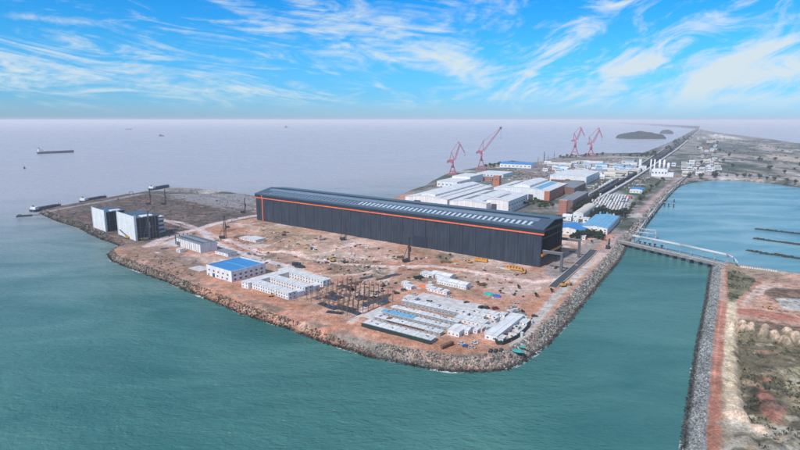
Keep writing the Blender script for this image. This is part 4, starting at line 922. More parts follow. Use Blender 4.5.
stk = [(346, 309, 26, 10, 1.2, -34, 'dark_steel', 'broad dark steel stack at the near corner of the column frame'), (335, 313, 16, 5, 1, -20, 'dark_steel', 'thin dark stack at the sea side foot of the column frame'), (333, 298, 17, 10, 1.8, -34, 'ship_blue', 'blue black formwork stack in the middle of the column frame'),
 (375, 302, 26, 6, 1.2, 40, 'steel', 'grey steel stack right of the column frame beside the road'), (382, 297, 22, 4, 1.2, 40, 'steel', 'narrow grey steel stack near the road bend'), (362, 298, 14, 8, 1.5, -34, 'dark_steel', 'square dark steel stack under the far columns'),
 (345, 287, 18, 6, 1.2, -34, 'dark_steel', 'dark stack behind the column frame'), (392, 276, 20, 5, 1.3, 35, 'steel', 'grey stack left of the road to the cabin rows'), (382, 279, 16, 4, 1.2, 35, 'timber', 'brown timber stack on the scrubby strip'), (366, 278, 16, 5, 1.5, 35, 'steel', 'pale grey stack in the excavated middle ground'),
 (355, 283, 16, 4, 1, 35, 'rust', 'rusty stack near the excavated middle ground'), (313, 262, 10, 5, 1, -30, 'timber', 'timber stack on the tan knoll'), (352, 246, 10, 5, 1.3, -30, 'slab', 'white panel stack below the hall doors'), (347, 248, 9, 3, 1, 30, 'slab', 'small white panel stack beside the large one'),
 (362, 257.5, 12, 4, 1, -20, 'slab', 'white pipe stack in the open dirt'), (322, 240, 8, 5, 1.2, 10, 'steel', 'grey stack near the hall wall'), (446, 262.5, 15, 6, 1.8, -30, 'timber', 'brown stack beside the green patch near the hall'), (455, 262, 8, 4, 1.6, 20, 'yellow', 'mustard stack right of the green patch'), (438, 276, 10, 5, 1.2, -38, 'timber', 'timber stack behind the barracks'), (482, 285, 9, 6, 2, 15, 'timber', 'brown stack at the end of the long barrack'),
 (503, 268.5, 18, 4, 1.2, -36, 'slab', 'white sheet stack along the foot of the hall'), (377, 262, 10, 4, 1.2, 5, 'rust', 'rusty stack near the crawler pile driver'), (186, 243, 8, 3, 1, -30, 'steel', 'grey stack on the white apron'), (418, 278, 10, 7, 2.2, 25, 'dark_green', 'dark green stack in the scrub of the middle camp'), (164, 249, 9, 4, 1.4, 20, 'steel', 'grey stack left of the pillar workshop'), (158, 253, 9, 3, 1.2, -20, 'slab', 'pale stack near the shore below the stair tower'),
 (569, 263, 13, 2.5, .8, -20, 'rust', 'rusty stack in the grey gable yard'), (556, 268, 10, 2.5, 1.2, 60, 'dark_steel', 'dark beam stack in the grey gable yard'), (573, 252, 10, 2.5, 1.2, -30, 'rust', 'red brown stack near the gable yard road'), (566, 247, 12, 6, 1.4, -36, 'slab', 'pale blocks under the back runway')]
for px, py, L_, W_, h_, a_, m_, lab in stk: stack(lab, px, py, L_, W_, h_, a_, m_)
# long yellow steel frames at the foot of the hall
def yellow_frame(label, px, py, L, ang):
    p = P(px, py); t = thing('transport_frame', label, 'frame', p, math.radians(ang), 'long yellow transport frames beside the hall', .8)
    mb = MB(); mb.box(-L / 2, L / 2, -2.6, -2, 1, 3); mb.box(-L / 2, L / 2, 2, 2.6, 1, 3)
    for i in range(7): x = -L / 2 + L * i / 6; mb.box(x - .25, x + .25, -1.98, 1.98, 1.4, 2.4)
    mb.build('chassis', 'yellow', t); mb = MB()
    for i in range(6): x = -L / 2 + L * (i + .5) / 6; mb.box(x - 1.4, x + 1.4, -2.4, 2.4, 3.02, 4.6 + (i % 2) * .5)
    mb.build('load', 'orange', t)
    for i in range(6):
        for s in (-2.3, 2.3): mb = MB(); x = -L / 2 + L * (i + .5) / 6; mb.tube((x, s - .3, .55), (x, s + .3, .55), .55, 10); mb.build('wheel', 'rubber', t)
yellow_frame('long yellow transport frame loaded with orange blocks near the hall corner', 514, 270, 25, -32)
yellow_frame('yellow transport frame lying farther along the hall wall', 481, 261.5, 20, -30)
# ================================================================== SHIPYARD BEHIND THE HALL
YA = -30.0
def ys(name, label, cat, A, W, D, h, **k): return pshed(name, label, cat, A, YA, W, D, h, **k)
t = ys('fabrication_shed', 'long white twin fabrication shed farthest from the road with a blue grey ridge strip', 'shed', (447, 209), 88, 238, 17, roof='gable', rise=.10, monitor=(30, 2.0, 'white_roof'),
   skyl=[(0.26, 0.33, .03, .97, 'pale_blue_roof'), (0.80, 0.83, .03, .97, 'grey_roof')], door=[('f', .3, 14, 12)])  # narrow grey strip paints the eave's shadow line onto the roof
t = ys('fabrication_shed', 'white fabrication shed with dark grey roof panels next to the twin shed', 'shed', (486, 213.5), 70, 175, 17, roof='gable', rise=.10,
   skyl=[(0.26, 0.44, .10, .48, 'grey_roof'), (0.26, 0.44, .56, .95, 'grey_roof'), (0.80, 0.85, .10, .92, 'grey_roof')])
t = ys('fabrication_shed', 'small white fabrication shed with a dark doorway in its end wall', 'shed', (508, 213.5), 40, 112, 21, roof='gable', rise=.12, skyl=[(.2, .42, .2, .8, 'grey_roof')], door=[('f', .35, 10, 15)],
   wins=[('r', 8, 4, 4, 3), ('r', 8, 12, 8, 2)])
t = ys('assembly_shed', 'large white shed with a brick red side wall and blue roof lights', 'shed', (549, 201), 118, 150, 20, roof='gable', rise=.08, monitor=(34, 3.5, 'white_roof'),
   skyl=[(.70, .84, .05, .95, 'pale_blue_roof'), (.16, .24, .2, .9, 'grey_roof')], door=[('f', .40, 10, 11), ('f', .68, 10, 11)])
mb = MB(); mb.box(118.02, 118.8, 0, 150, 0, 19.5); mb.box(108, 118.8, -.7, -.02, 0, 19.5); mb.build('brick_wall', 'brick', t)
t = ys('assembly_shed', 'white shed with a flat pale roof beyond the brick sided shed', 'shed', (586, 184.5), 92, 175, 19, roof='gable', rise=.06, wins=[('r', 9, 6, 8, 3)], door=[('f', .5, 12, 11)])
mb = MB(); mb.box(4, 88, -3, -.02, -1, 9); mb.build('annex', 'brick_brown', t)
t = ys('assembly_shed', 'brown grey shed between the brick sided shed and the pale roofed shed', 'shed', (574, 195), 46, 120, 15, roof='gable', rmat='grey_roof', wall='brick_brown', rise=.1)
t = ys('yard_store', 'white store with a flat roof behind the twin shed', 'shed', (457, 187.5), 54, 170, 13, roof='flat', rmat='white_roof', wins=[('f', 5, 4, 4, 3)])
t = ys('yard_store', 'taller white store standing on the quay side of the twin shed', 'shed', (470, 184), 50, 90, 18, roof='flat', rmat='white_roof', wins=[('f', 5, 6, 4, 3)])
t = ys('yard_store', 'low white store near the foot of the long jib crane', 'shed', (503, 177.5), 80, 90, 9, roof='flat', rmat='white_roof', wins=[('f', 8, 3, 5, 3)])
t = ys('yard_store', 'white annex linking the two dark panelled sheds', 'shed', (519, 199), 30, 60, 13, roof='flat', rmat='white_roof', wins=[('f', 3, 4, 4, 3)])
t = ys('office_block', 'orange brick end tower of the long dark office block', 'office', (566, 215.2), 13, 9, 25, roof='flat', wall='brick', rmat='concrete', wins=[('f', 3, 3.5 + 4.2 * k, 1.8, 2.2) for k in range(5)])
t = ys('office_block', 'long dark brown office block stretching behind the orange brick tower', 'office', (572.5, 211), 22, 135, 19, roof='flat', wall='brick_brown', rmat='grey_roof', wins=[('r', 14, 3 + 4.2 * k, 4, 2.0) for k in range(4)])
t = ys('water_tower', 'slim brick red tower between the white sheds', 'tower', (499, 187), 16, 14, 27, roof='flat', wall='brick', rmat='concrete', wins=[('f', 1, 16, 8, 3)])
t = ys('yard_store', 'brick red low building beside the slim brick tower', 'shed', (492, 181), 50, 35, 8, roof='flat', wall='brick', rmat='grey_roof', wins=[('f', 5, 3, 4, 3)])
t = ys('blue_shed', 'bright blue roofed shed behind the open hall gable', 'shed', (582, 236), 40, 46, 7, roof='gable', rmat='blue_roof', rise=.18, wins=[('f', 5, 2, 3, 2)])
t = ys('blue_shed', 'large pale blue striped roof shed beside the haul road', 'shed', (607, 234.5), 36, 112, 9, roof='gable', rmat='pale_blue_roof', rise=.12, wins=[('f', 6, 4.5, 2.6, 2), ('f', 6, 1.2, 2.6, 2), ('r', 12, 3, 5, 2)])
t = ys('cream_shed', 'long cream barrel roofed shed between the trees', 'shed', (583, 219), 17, 105, 7, roof='barrel', rmat='cream_roof', rise=.28, wins=[('f', 2, 2, 3, 2)])
t = ys('yard_office', 'white hut with a dark window left of the pale blue roof', 'hut', (588.5, 223.5), 9, 10, 8, roof='flat', rmat='white_roof', wins=[('f', 1, 3, 3.4, 2.6), ('r', 1, 3, 3, 2.6)])
t = ys('yard_office', 'small white hut behind the bright blue roof', 'hut', (578, 223), 8, 9, 6, roof='flat', rmat='white_roof', wins=[('f', 2, 2, 2, 2)])
t = ys('yard_office', 'pale hut in front of the dark trees near the gable yard', 'hut', (585, 240), 9, 7, 5, roof='flat', rmat='white_roof', wins=[('f', 2, 1.5, 2, 1.6)])
t = ys('yard_office', 'small white house with arched roof beside the hall end', 'hut', (571, 221), 14, 12, 7, roof='gable', rise=.5, rmat='white_roof', wins=[('f', 2, 2, 2, 2)])
t = ys('blue_shed', 'small blue roof at the far right of the truck park', 'shed', (642, 193.5), 26, 40, 8, roof='gable', rmat='blue_roof', rise=.15, wins=[('f', 4, 2, 3, 2)])
t = ys('blue_shed', 'blue roofed quay shed beside the grassy mound', 'shed', (531, 168.5), 110, 60, 12, roof='gable', rmat='blue_roof', rise=.2, wins=[('f', 8, 4, 6, 3)])
t = ys('red_hut', 'small dark red hut among the parked trailers', 'hut', (631, 199), 10, 14, 5, roof='flat', rmat='brick', wall='brick', wins=[('f', 2, 1.5, 2, 1.6)])
# power plant
o = P(651, 176); t = thing('power_plant', 'white plant building with a tall white chimney at its left end', 'plant', o, math.radians(YA))
mb = MB(); mb.box(0, 42, 0, 30, -1, 19); mb.box(42.02, 58, 2, 28, -1, 11); mb.build('wall', 'white_wall', t); mb = MB(); mb.box(4, 38, 3, 27, 19.02, 21); mb.build('roof', 'white_roof', t)
for x in (-4, 6): mb = MB(); mb.tube((x, 12, -1), (x, 12, 48), 2.6, 12, 2.0); mb.build('chimney', 'white_wall', t, True)
for i in range(5): win(t, 4 + i * 8.5, 0, 8, 4, 5, 'y')
SG = 'white silos beside the power plant'
for i, (px, py, h, r) in enumerate([(659, 172.5, 38, 3.2), (663.5, 171.8, 36, 3.2), (668, 171, 24, 4)]):
    t = thing('silo', ['white silo nearest the plant building', 'white silo standing between its two neighbours', 'shorter white silo at the far right of the plant'][i], 'silo', P(px, py), 0, SG)
    mb = MB(); mb.tube((0, 0, -1), (0, 0, h), r, 16); mb.build('drum', 'white_wall', t, True); mb = MB(); mb.tube((0, 0, h + .01), (0, 0, h + 3), r, 16, 1); mb.build('cap', 'white_roof', t)
for i, (px, py, W_, D_, h_) in enumerate([(640, 172.3, 34, 22, 12), (633, 173, 26, 20, 9), (641, 169.5, 8, 8, 34), (646, 170.5, 20, 18, 14)]):
    ys('plant_house', ['white plant house left of the power plant', 'lower white plant house near the corridor', 'slim white stack tower beside the plant houses', 'white plant house just behind the chimney'][i], 'building', (px, py), W_, D_, h_, roof='flat', rmat='white_roof', wins=[('f', 2, 3, 3, 2.5)])
# distant village and yard buildings
rng = random.Random(12)
def small_block(label, px, py, W, D, h, wm, rm, group):
    a = math.radians(rng.choice([YA, YA + 8, YA - 12])); p = P(px, py)
    t = thing('village_house' if 'house' in label else 'yard_building', label, 'house' if 'house' in label else 'building', p, a, group)
    mb = MB(); mb.box(-W / 2, W / 2, -D / 2, D / 2, -1, h); mb.build('wall', wm, t)
    mb = MB()
    if rng.random() < .5: mb.xprism([(-D / 2 - .3, h + .02), (D / 2 + .3, h + .02), (0, h + D * .22)], -W / 2 - .3, W / 2 + .3)
    else: mb.box(-W / 2 - .3, W / 2 + .3, -D / 2 - .3, D / 2 + .3, h + .02, h + .6)
    mb.build('roof', rm, t); mb = MB()
    mb.box(-W * .4, W * .4, -D / 2 - .08, -D / 2 - .005, h * .42, h * .66)
    mb.build('window_band', 'window_dark', t)
zones = [('house in the far village right of the causeway', (697, 134, 724, 172), 34, 7, 13, 'village houses on the far shore'), ('building in the quay yard behind the cranes', (545, 163, 640, 174), 46, 12, 32, 'low buildings of the quay yard'),
         ('building in the fields between the plant and the bay', (672, 160, 715, 178), 22, 8, 18, 'buildings in the fields by the bay'), ('building along the yard corridor', (588, 172, 625, 180), 12, 14, 30, 'buildings along the corridor')]
tints = [('white_wall', 'white_roof', 'white'), ('slab', 'grey_roof', 'grey roofed'), ('cream_roof', 'cream_roof', 'cream'), ('white_wall', 'pale_blue_roof', 'blue roofed'), ('slab', 'slab', 'pale grey'), ('brick', 'brick_brown', 'brick')]
for lab, (x0, y0, x1, y1), n, smin, smax, grp in zones:
    cnt = {}
    for k in range(n):
        w_, r_, nm = rng.choice(tints[:5] if rng.random() < .9 else tints)
        px, py = rng.uniform(x0, x1), rng.uniform(y0, y1)
        if 'village' in lab: px = rng.uniform(max(x0, 698 + (158 - py) * .0), x1)
        if sdist(np.array([P(px, py)[0]]), np.array([P(px, py)[1]]), MAIN)[0] < 40: continue
        s = rng.uniform(smin, smax) * (1.5 if py < 150 else 1)
        small_block('small %s %s' % (nm, lab), px, py, s * rng.uniform(.9, 1.8), s * rng.uniform(.6, 1), rng.uniform(6, 13), w_, r_, grp + ', the %s ones' % nm)
# masts and rigs on the quay skyline
for i, (px, py, h) in enumerate([(544, 162, 40), (538, 162.5, 22), (554, 160, 34), (548, 161.5, 26)]):
    t = thing('signal_mast', ['dark mast on the quay left of the paired red cranes', 'short dark mast on the quay beside the tall one', 'thin mast nearest the paired red cranes', 'thin mast between its neighbours on the quay'][i], 'mast', P(px, py))
    mb = MB(); mb.tube((0, 0, -1), (0, 0, h), 2.6 if i == 0 else 1.1, 6, 1.5 if i == 0 else .7); mb.build('pole', 'steel', t); mb = MB(); mb.box(-2.5, 2.5, -1.5, 1.5, h * .55, h * .6); mb.build('platform', 'steel', t)
# ---- portal cranes. boom: list of (dx, z) points in the crane's own plane
def crane(label, px, py, rz, H0, hub, boom, jib=None, foot=13, sc=1.0, tie=None, hook=30, th=1.0):
    t = thing('portal_crane', label, 'crane', P(px, py), rz, 'pink red portal cranes on the quay', sc)
    for sx in (-1, 1):
        for sy in (-1, 1):
            mb = MB(); mb.tube((sx * foot, sy * foot * .8, 1.2), (sx * 3.6, sy * 3.2, H0), 1.5 * th, 4, 1.3 * th); mb.build('leg', 'crane_red', t)
    for sy in (-1, 1):
        mb = MB(); mb.box(-foot - 3, foot + 3, sy * foot * .8 - 1.4, sy * foot * .8 + 1.4, 0, 2.6); mb.build('bogie', 'crane_red', t)
        mb = MB(); mb.tube((-foot * .6, sy * foot * .56, H0 * .45), (foot * .6, sy * foot * .56, H0 * .45), .9, 4); mb.build('cross_beam', 'crane_red', t)
    mb = MB(); mb.tube((0, 0, H0 - 1), (0, 0, hub), 3.4 * th, 12, 2.8 * th); mb.build('tower', 'crane_red', t, True)
    mb = MB(); mb.tube((0, 0, H0), (0, 0, H0 + 1.6), 6, 12); mb.build('slew_platform', 'steel', t)
    mb = MB(); mb.box(-13, 5, -4.2, 4.2, hub - 3, hub + 5.5); mb.build('machinery_house', 'crane_red', t)
    mb = MB(); mb.box(-17, -13.02, -4, 4, hub - 4.5, hub + 2.5); mb.build('counterweight', 'steel', t)
    mb = MB(); mb.box(4.0, 8, -6.6, -4.22, hub - 2, hub + 1.8); c_ = mb.build('cab', 'white_wall', t)
    mb = MB(); mb.box(6.5, 8.1, -6.75, -4.4, hub - .8, hub + 1.4); mb.build('cab_window', 'glass', c_)
    ax, az_ = tie if tie else (-2, hub + 20)
    for s in (-3, 3): 
        mb = MB(); mb.tube((4, s, hub + 5), (ax, s * .5, az_), .8 * th, 4); mb.tube((-9, s, hub + 5), (ax, s * .5, az_), .8 * th, 4); mb.build('a_frame', 'crane_red', t)
    b0 = Vector((6, 0, hub + 5)); b1 = Vector((boom[0], 0, boom[1]))
    mb = MB(); mb.lattice(b0, b1, 4.6 * th, .62 * th, 12, 2.4 * th); mb.build('boom', 'crane_red', t)
    if jib:
        j0 = b1.lerp(Vector((jib[0], 0, jib[1])), -.28); j1 = Vector((jib[0], 0, jib[1]))
        mb = MB(); mb.lattice(j0, j1, 3.0 * th, .55 * th, 8, 1.6 * th); mb.build('jib', 'crane_red', t)
        mb = MB(); mb.tube((ax, 0, az_), j0, .5 * th, 4); mb.build('tie_rod', 'crane_red', t); tip = j1
    else:
        mb = MB(); mb.tube((ax, -1, az_), b1, .45, 4); mb.tube((ax, 1, az_), b1, .45, 4); mb.tube((ax, 0, az_), b0.lerp(b1, .6), .35, 4); mb.build('tie_rod', 'crane_red', t); tip = b1
        mb = MB(); mb.box(b1.x - 5, b1.x + 2.5, -1.8, 1.8, b1.z - 4, b1.z + 2.5); mb.build('boom_head', 'steel', t)
    mb = MB(); mb.tube(tip, (tip.x, 0, tip.z - hook), .28, 4); mb.build('hoist_rope', 'steel', t); mb = MB(); mb.box(tip.x - 1, tip.x + 1, -1, 1, tip.z - hook - 3, tip.z - hook - .02); mb.build('hook_block', 'steel', t)
def pxm(px, py): p = P(px, py); return math.hypot(p[0], p[1]) / F * 1.0
# metres per photo pixel at each crane, so that the booms reach where the photo shows them
def cr(label, px, py, sub, top, jibp, hubp, foot, tie=None, hook=25, th=1.0, H0f=.55):
    p = P(px, py); s = p[1] / F / CP * 1.0; Z = lambda y: (py - y) * s * 0.985; X = lambda x: (x - px) * s
    hub = Z(hubp)
    crane(label, px, py, -math.atan2(p[0], p[1]) * 1.0, hub * H0f, hub, (X(top[0]), Z(top[1])), (X(jibp[0]), Z(jibp[1])) if jibp else None, foot, 1, (X(tie[0]), Z(tie[1])) if tie else None, hook, th)
cr('pink red portal crane standing alone nearest the hall, its jib folded down', 452.5, 174.5, 0, (459, 144.5), (464, 153), 161.5, 10, (451, 152), 6)
cr('tallest pink red portal crane with one long raised lattice boom', 481, 170.5, 0, (499, 128.5), None, 152.5, 13, (482.5, 141), 32)
cr('left crane of the distant pair of pink red portal cranes', 574.5, 155.5, 0, (579.3, 129.5), (582.5, 136), 141, 17, (573, 133.5), 6, 1.6)
cr('right crane of the distant pair, its jib hanging over the quay', 590.5, 156.5, 0, (597, 130.5), (600, 138), 144, 16, (588, 137.5), 10, 1.6)
# ---- pile drivers and lattice masts on the site
def rig(label, px, py, h, rz=0.4, m='dark_steel', name='pile_driver', cat='pile driver', group='crawler pile drivers on the site', w=1.6):
    t = thing(name, label, cat, P(px, py), rz, group)
    for s in (-2.1, 2.1):
        mb = MB(); mb.xprism([(s - .5, 0), (s + .5, 0), (s + .5, 1.2), (s - .5, 1.2)], -3.4, 3.4); mb.build('crawler_track', 'rubber', t)
    mb = MB(); mb.box(-4.4, 2.6, -1.9, 1.9, 1.22, 3.6); mb.build('engine_house', m, t); mb = MB(); mb.box(1.0, 2.8, 1.92, 3.2, 1.4, 3.8); mb.build('cab', 'glass', t)
    mb = MB(); mb.lattice((3.8, 0, .3), (3.8, 0, h), w, .28, max(6, int(h / 2.4)), w * .8); mb.build('mast', m, t)
    mb = MB(); mb.tube((-3.6, 0, 3.6), (3.2, 0, h * .72), .22, 4); mb.tube((-3.6, .9, 3.6), (3.2, .4, h * .72), .18, 4); mb.build('backstay', m, t)
    mb = MB(); mb.box(4.7, 6.0, -.8, .8, h * .42, h * .62); mb.build('hammer', m, t); mb = MB(); mb.box(3.0, 5.8, -.9, .9, h, h + .9); mb.build('mast_head', m, t)
rig('dark pile driver with a tall mast standing in the open dirt below the hall', 406, 262, 28)
rig('dark pile driver with the tallest mast beside the roads left of the hall', 222.5, 238.5, 31, .2, w=2.4)
rig('dark pile driver working close to the hall wall by its low doors', 343, 240, 26, .1)
rig('pile driver by the tall white ended block with a slim mast', 148.5, 204.5, 30, .3, w=1.4)
rig('slim masted pile driver on the dark flat right of its twin', 163.5, 204.5, 28, .3, w=1.4)
rig('tall blue grey rig standing against the white stair tower', 152.5, 238, 44, .4, 'steel', w=3.0)
rig('thin rig between the tall blocks and the stair tower', 147, 240, 40, .2, 'steel', w=1.6)
rig('short crawler rig working on the haul road near the bridge', 608, 248.5, 11, 1.0, w=1.6)
rig('faint pile driver far back on the pale flats', 243, 213, 25, .4, w=1.2)
# crawler cranes leaning against the white walls
for lab, px, py, qx, qy, hz in (('yellow grey crawler crane leaning its boom up the nearer white end wall', 127.5, 238.5, 121, 228, 13), ('crawler crane raising its boom beside the open side of the block', 141, 240, 137, 228, 17)):
    t = thing('crawler_crane', lab, 'crane', P(px, py), 0, 'crawler cranes at the white ended blocks'); s = P(px, py)[1] / F
    for q in (-1.8, 1.8): mb = MB(); mb.box(-3, 3, q - .45, q + .45, 0, 1.1); mb.build('crawler_track', 'rubber', t)
    mb = MB(); mb.box(-2.6, 2.6, -1.6, 1.6, 1.12, 3.2); mb.build('body', 'yellow', t)
    mb = MB(); mb.lattice((0, 0, 3), ((qx - px) * s, -2, hz), 1.2, .2, 8, .8); mb.build('boom', 'steel', t)
# ---- bridge, pipeline and causeway
A = Vector(P(620, 241)); B = Vector(P(724, 264.8)); d = (B - A); Lb = d.length; ang = math.atan2(d.y, d.x)
t = thing('road_bridge', 'low concrete road bridge on piers across the channel mouth', 'bridge', A, ang)
mb = MB(); mb.box(-4, Lb + 4, -4.5, 4.5, -1.8, 0.25); mb.build('deck', 'bridge_concrete', t)
mb = MB(); mb.box(-4, Lb + 4, -3.9, 3.9, .255, .30); mb.build('road_surface', 'concrete', t)
for s in (-4.4, 4.1): mb = MB(); mb.box(-4, Lb + 4, s, s + .3, .26, 1.3); mb.build('parapet', 'bridge_concrete', t)
npier = 13
for i in range(npier):
    x = Lb * (i + .5) / npier; mb = MB()
    for s in (-3, 0, 3): mb.tube((x, s, SEA - 3), (x, s, -2.4), .7, 8)
    mb.box(x - 1.0, x + 1.0, -4.4, 4.4, -2.42, -1.62); mb.build('pier', 'dark_steel', t)
def pipe(label, pts_px, z, r=.9, sup=16, name='pipeline', group=None, twin=0):
    p0 = Vector(P(*pts_px[0])); t = thing(name, label, 'pipeline', p0, 0, group); W_ = [Vector((*P(*q), z)) - Vector((*p0, 0)) for q in pts_px]
    mb = MB()
    for k in range(twin + 1):
        o = Vector((0, k * 2.6 * r, k * 1.2 * r))
        for a, b in zip(W_, W_[1:]): mb.tube(a + o, b + o, r, 8)
    mb.build('pipe', 'pipe_white', t, True)
    for a, b in zip(W_, W_[1:]):
        n = max(1, int((b - a).length / sup))
        for i in range(n):
            q = a.lerp(b, i / n); mb = MB(); mb.tube((q.x, q.y, SEA - 1 if sdist(np.array([q.x + p0.x]), np.array([q.y + p0.y]), MAIN)[0] < 3 else -.5), (q.x, q.y, z - r), .4, 5); mb.box(q.x - 1.3, q.x + 1.3, q.y - 1.3, q.y + 1.3, z - r - .6, z - r + .01); mb.build('support', 'concrete', t)
pipe('white pipeline carried on trestles above the road bridge', [(632, 239.5), (640, 241), (680, 249), (727, 259.5), (734, 263), (737, 267)], 5.0, .8, 14, twin=1)
pipe('white pipe loop rising over the bank just beyond the bridge', [(633, 240), (638, 236), (655, 237.5), (656, 234.5), (640, 232.2), (637, 233)], 5.5, .6, 10)
pipe('long white pipeline running along the bay shore beside the haul road', [(637.5, 234), (648, 219), (659, 205), (668, 194.5), (677, 185.5), (688, 176), (700, 166), (712, 157)], 3.2, .95, 26)
t = thing('pump_jetty', 'row of dark pump piers in the water beside the pipe loop', 'jetty', P(640, 243)); R0 = Vector(P(640, 243))
for px, py in ((640, 243), (645, 244), (650, 245), (655, 245.5), (662, 247)):
    q = Vector(P(px, py - 2)) - R0; mb = MB(); mb.tube((q.x, q.y, SEA - 2), (q.x, q.y, -1.5), .8, 8); mb.box(q.x - 1.4, q.x + 1.4, q.y - 1.4, q.y + 1.4, -1.5, -.3); mb.build('pier', 'dark_steel', t)
for i, (px, py) in enumerate([(664.5, 206.5), (668.5, 207), (673.5, 207.5), (664, 203), (674, 203)]):
    t = thing('mooring_dolphin', ['dark mooring pile in the bay nearest the pipeline shore', 'middle dark mooring pile of the front bay row', 'right dark mooring pile of the front bay row', 'pile behind the front row near the shore', 'pile behind the front row away from the shore'][i], 'mooring pile', P(px, py, SEA), 0, 'dark mooring piles in the bay'); t.location.z = 0
    mb = MB(); mb.tube((0, 0, SEA - 2), (0, 0, 1.5), 1.0, 8); mb.build('pile', 'dark_steel', t); mb = MB(); mb.box(-1.8, 1.8, -1.8, 1.8, 1.52, 2.6); mb.build('cap', 'concrete', t)
# long covered conveyors of the causeway corridor
def strip_thing(name, label, cat, pts_px, w, z0, z1, m, parts=None, group=None):
    p = [Vector(P(*q)) for q in pts_px]; p0 = p[0].copy(); t = thing(name, label, cat, p0, 0, group); mb = MB()
    for a, b in zip(p, p[1:]):
        a = a - p0; b = b - p0; d = (b - a).normalized(); n_ = Vector((-d.y, d.x)) * w / 2; mb.hexa([(*(a - n_), z0), (*(b - n_), z0), (*(b + n_), z0), (*(a + n_), z0)], [(*(a - n_), z1), (*(b - n_), z1), (*(b + n_), z1), (*(a + n_), z1)])
    mb.build(parts or 'body', m, t)
    for a, b in zip(p, p[1:]):
        n = min(20, max(1, int((b - a).length / 60)))
        for i in range(n): q = a.lerp(b, i / n) - p0; mb = MB(); mb.box(q.x - 1, q.x + 1, q.y - 1, q.y + 1, -3, z0 - .02); mb.build('support', 'steel', t)
    return t
strip_thing('conveyor', 'white covered conveyor running the length of the causeway', 'conveyor', [(598, 201), (628, 183.5), (655, 165.5), (678, 149.4), (700, 130)], 6, 3, 6, 'slab', 'gallery')
strip_thing('conveyor', 'grey conveyor on the seaward side of the causeway', 'conveyor', [(588, 197), (617, 180), (645, 162.5), (670, 146)], 4, 3, 6, 'concrete', 'gallery')
strip_thing('conveyor', 'dark conveyor between the white and grey ones', 'conveyor', [(572, 211), (600, 194), (632, 176), (658, 159), (680, 144.5), (698, 129.8)], 7, 3, 6.5, 'dark_steel', 'gallery')
strip_thing('slipway_trench', 'dark asphalt ramp between low kerbs beside the perimeter road', 'ramp', [(553, 287), (571, 272), (589, 256), (594, 250)], 9, -.4, .32, 'asphalt', 'surface')
strip_thing('kerb_wall', 'low pale kerb wall on the sea side of the dark ramp', 'wall', [(557.5, 288), (575.5, 272), (593, 256.3), (598, 250.5)], .8, -.4, 1.1, 'concrete', 'kerb')
strip_thing('kerb_wall', 'low pale kerb wall on the hall side of the dark ramp', 'wall', [(548, 287.5), (567, 271), (585, 255), (590, 249.5)], .8, -.4, 1.1, 'concrete', 'kerb')
# far sea bridge on the horizon
pts = [(585, 122.6), (620, 123.6), (650, 125.4), (680, 127.4), (699, 128.7)]
p = [Vector(P(*q, SEA)) for q in pts]; p0 = p[0].copy(); t = thing('sea_bridge', 'faint long bridge on many piers far out near the horizon', 'bridge', (p0.x, p0.y, SEA), 0)
for a, b in zip(p, p[1:]):
    a = a - p0; b = b - p0; d = (b - a).normalized(); n_ = Vector((-d.y, d.x)) * 16; mb = MB(); mb.hexa([(*(a - n_), 30), (*(b - n_), 30), (*(b + n_), 30), (*(a + n_), 30)], [(*(a - n_), 48), (*(b - n_), 48), (*(b + n_), 48), (*(a + n_), 48)]); mb.build('deck', 'steel', t)
    for i in range(22): q = a.lerp(b, i / 22); mb = MB(); mb.box(q.x - 8, q.x + 8, q.y - 12, q.y + 12, -3, 29.9); mb.build('pier', 'steel', t)
# ---- oyster frames in the bay
for i, (a, b, w_) in enumerate([((755, 229), (830, 237.5), 8.0), ((753.5, 238.5), (830, 249), 8.5), ((746, 250.5), (830, 264), 8.5)]):
    A = Vector(P(*a, SEA)); B = Vector(P(*b, SEA)); d = B - A; L_ = d.length
    t = thing('raft_line', ['dark floating raft line farthest from the bridge', 'dark floating raft line between the other two in the bay', 'ragged dark floating raft line nearest the bridge'][i], 'raft', (A.x, A.y, SEA), math.atan2(d.y, d.x), 'dark raft lines floating in the bay')
    rng = random.Random(i); n = 26
    for k in range(n):
        x = L_ * k / n; o = rng.uniform(-1, 1) * (2.6 if i == 2 else .6); mb = MB(); mb.box(x, x + L_ / n * rng.uniform(.75, .97), o - w_ / 2, o + w_ / 2 * rng.uniform(.6, 1), -.3, rng.uniform(.8, 1.9)); mb.build('raft', 'float_dark', t)
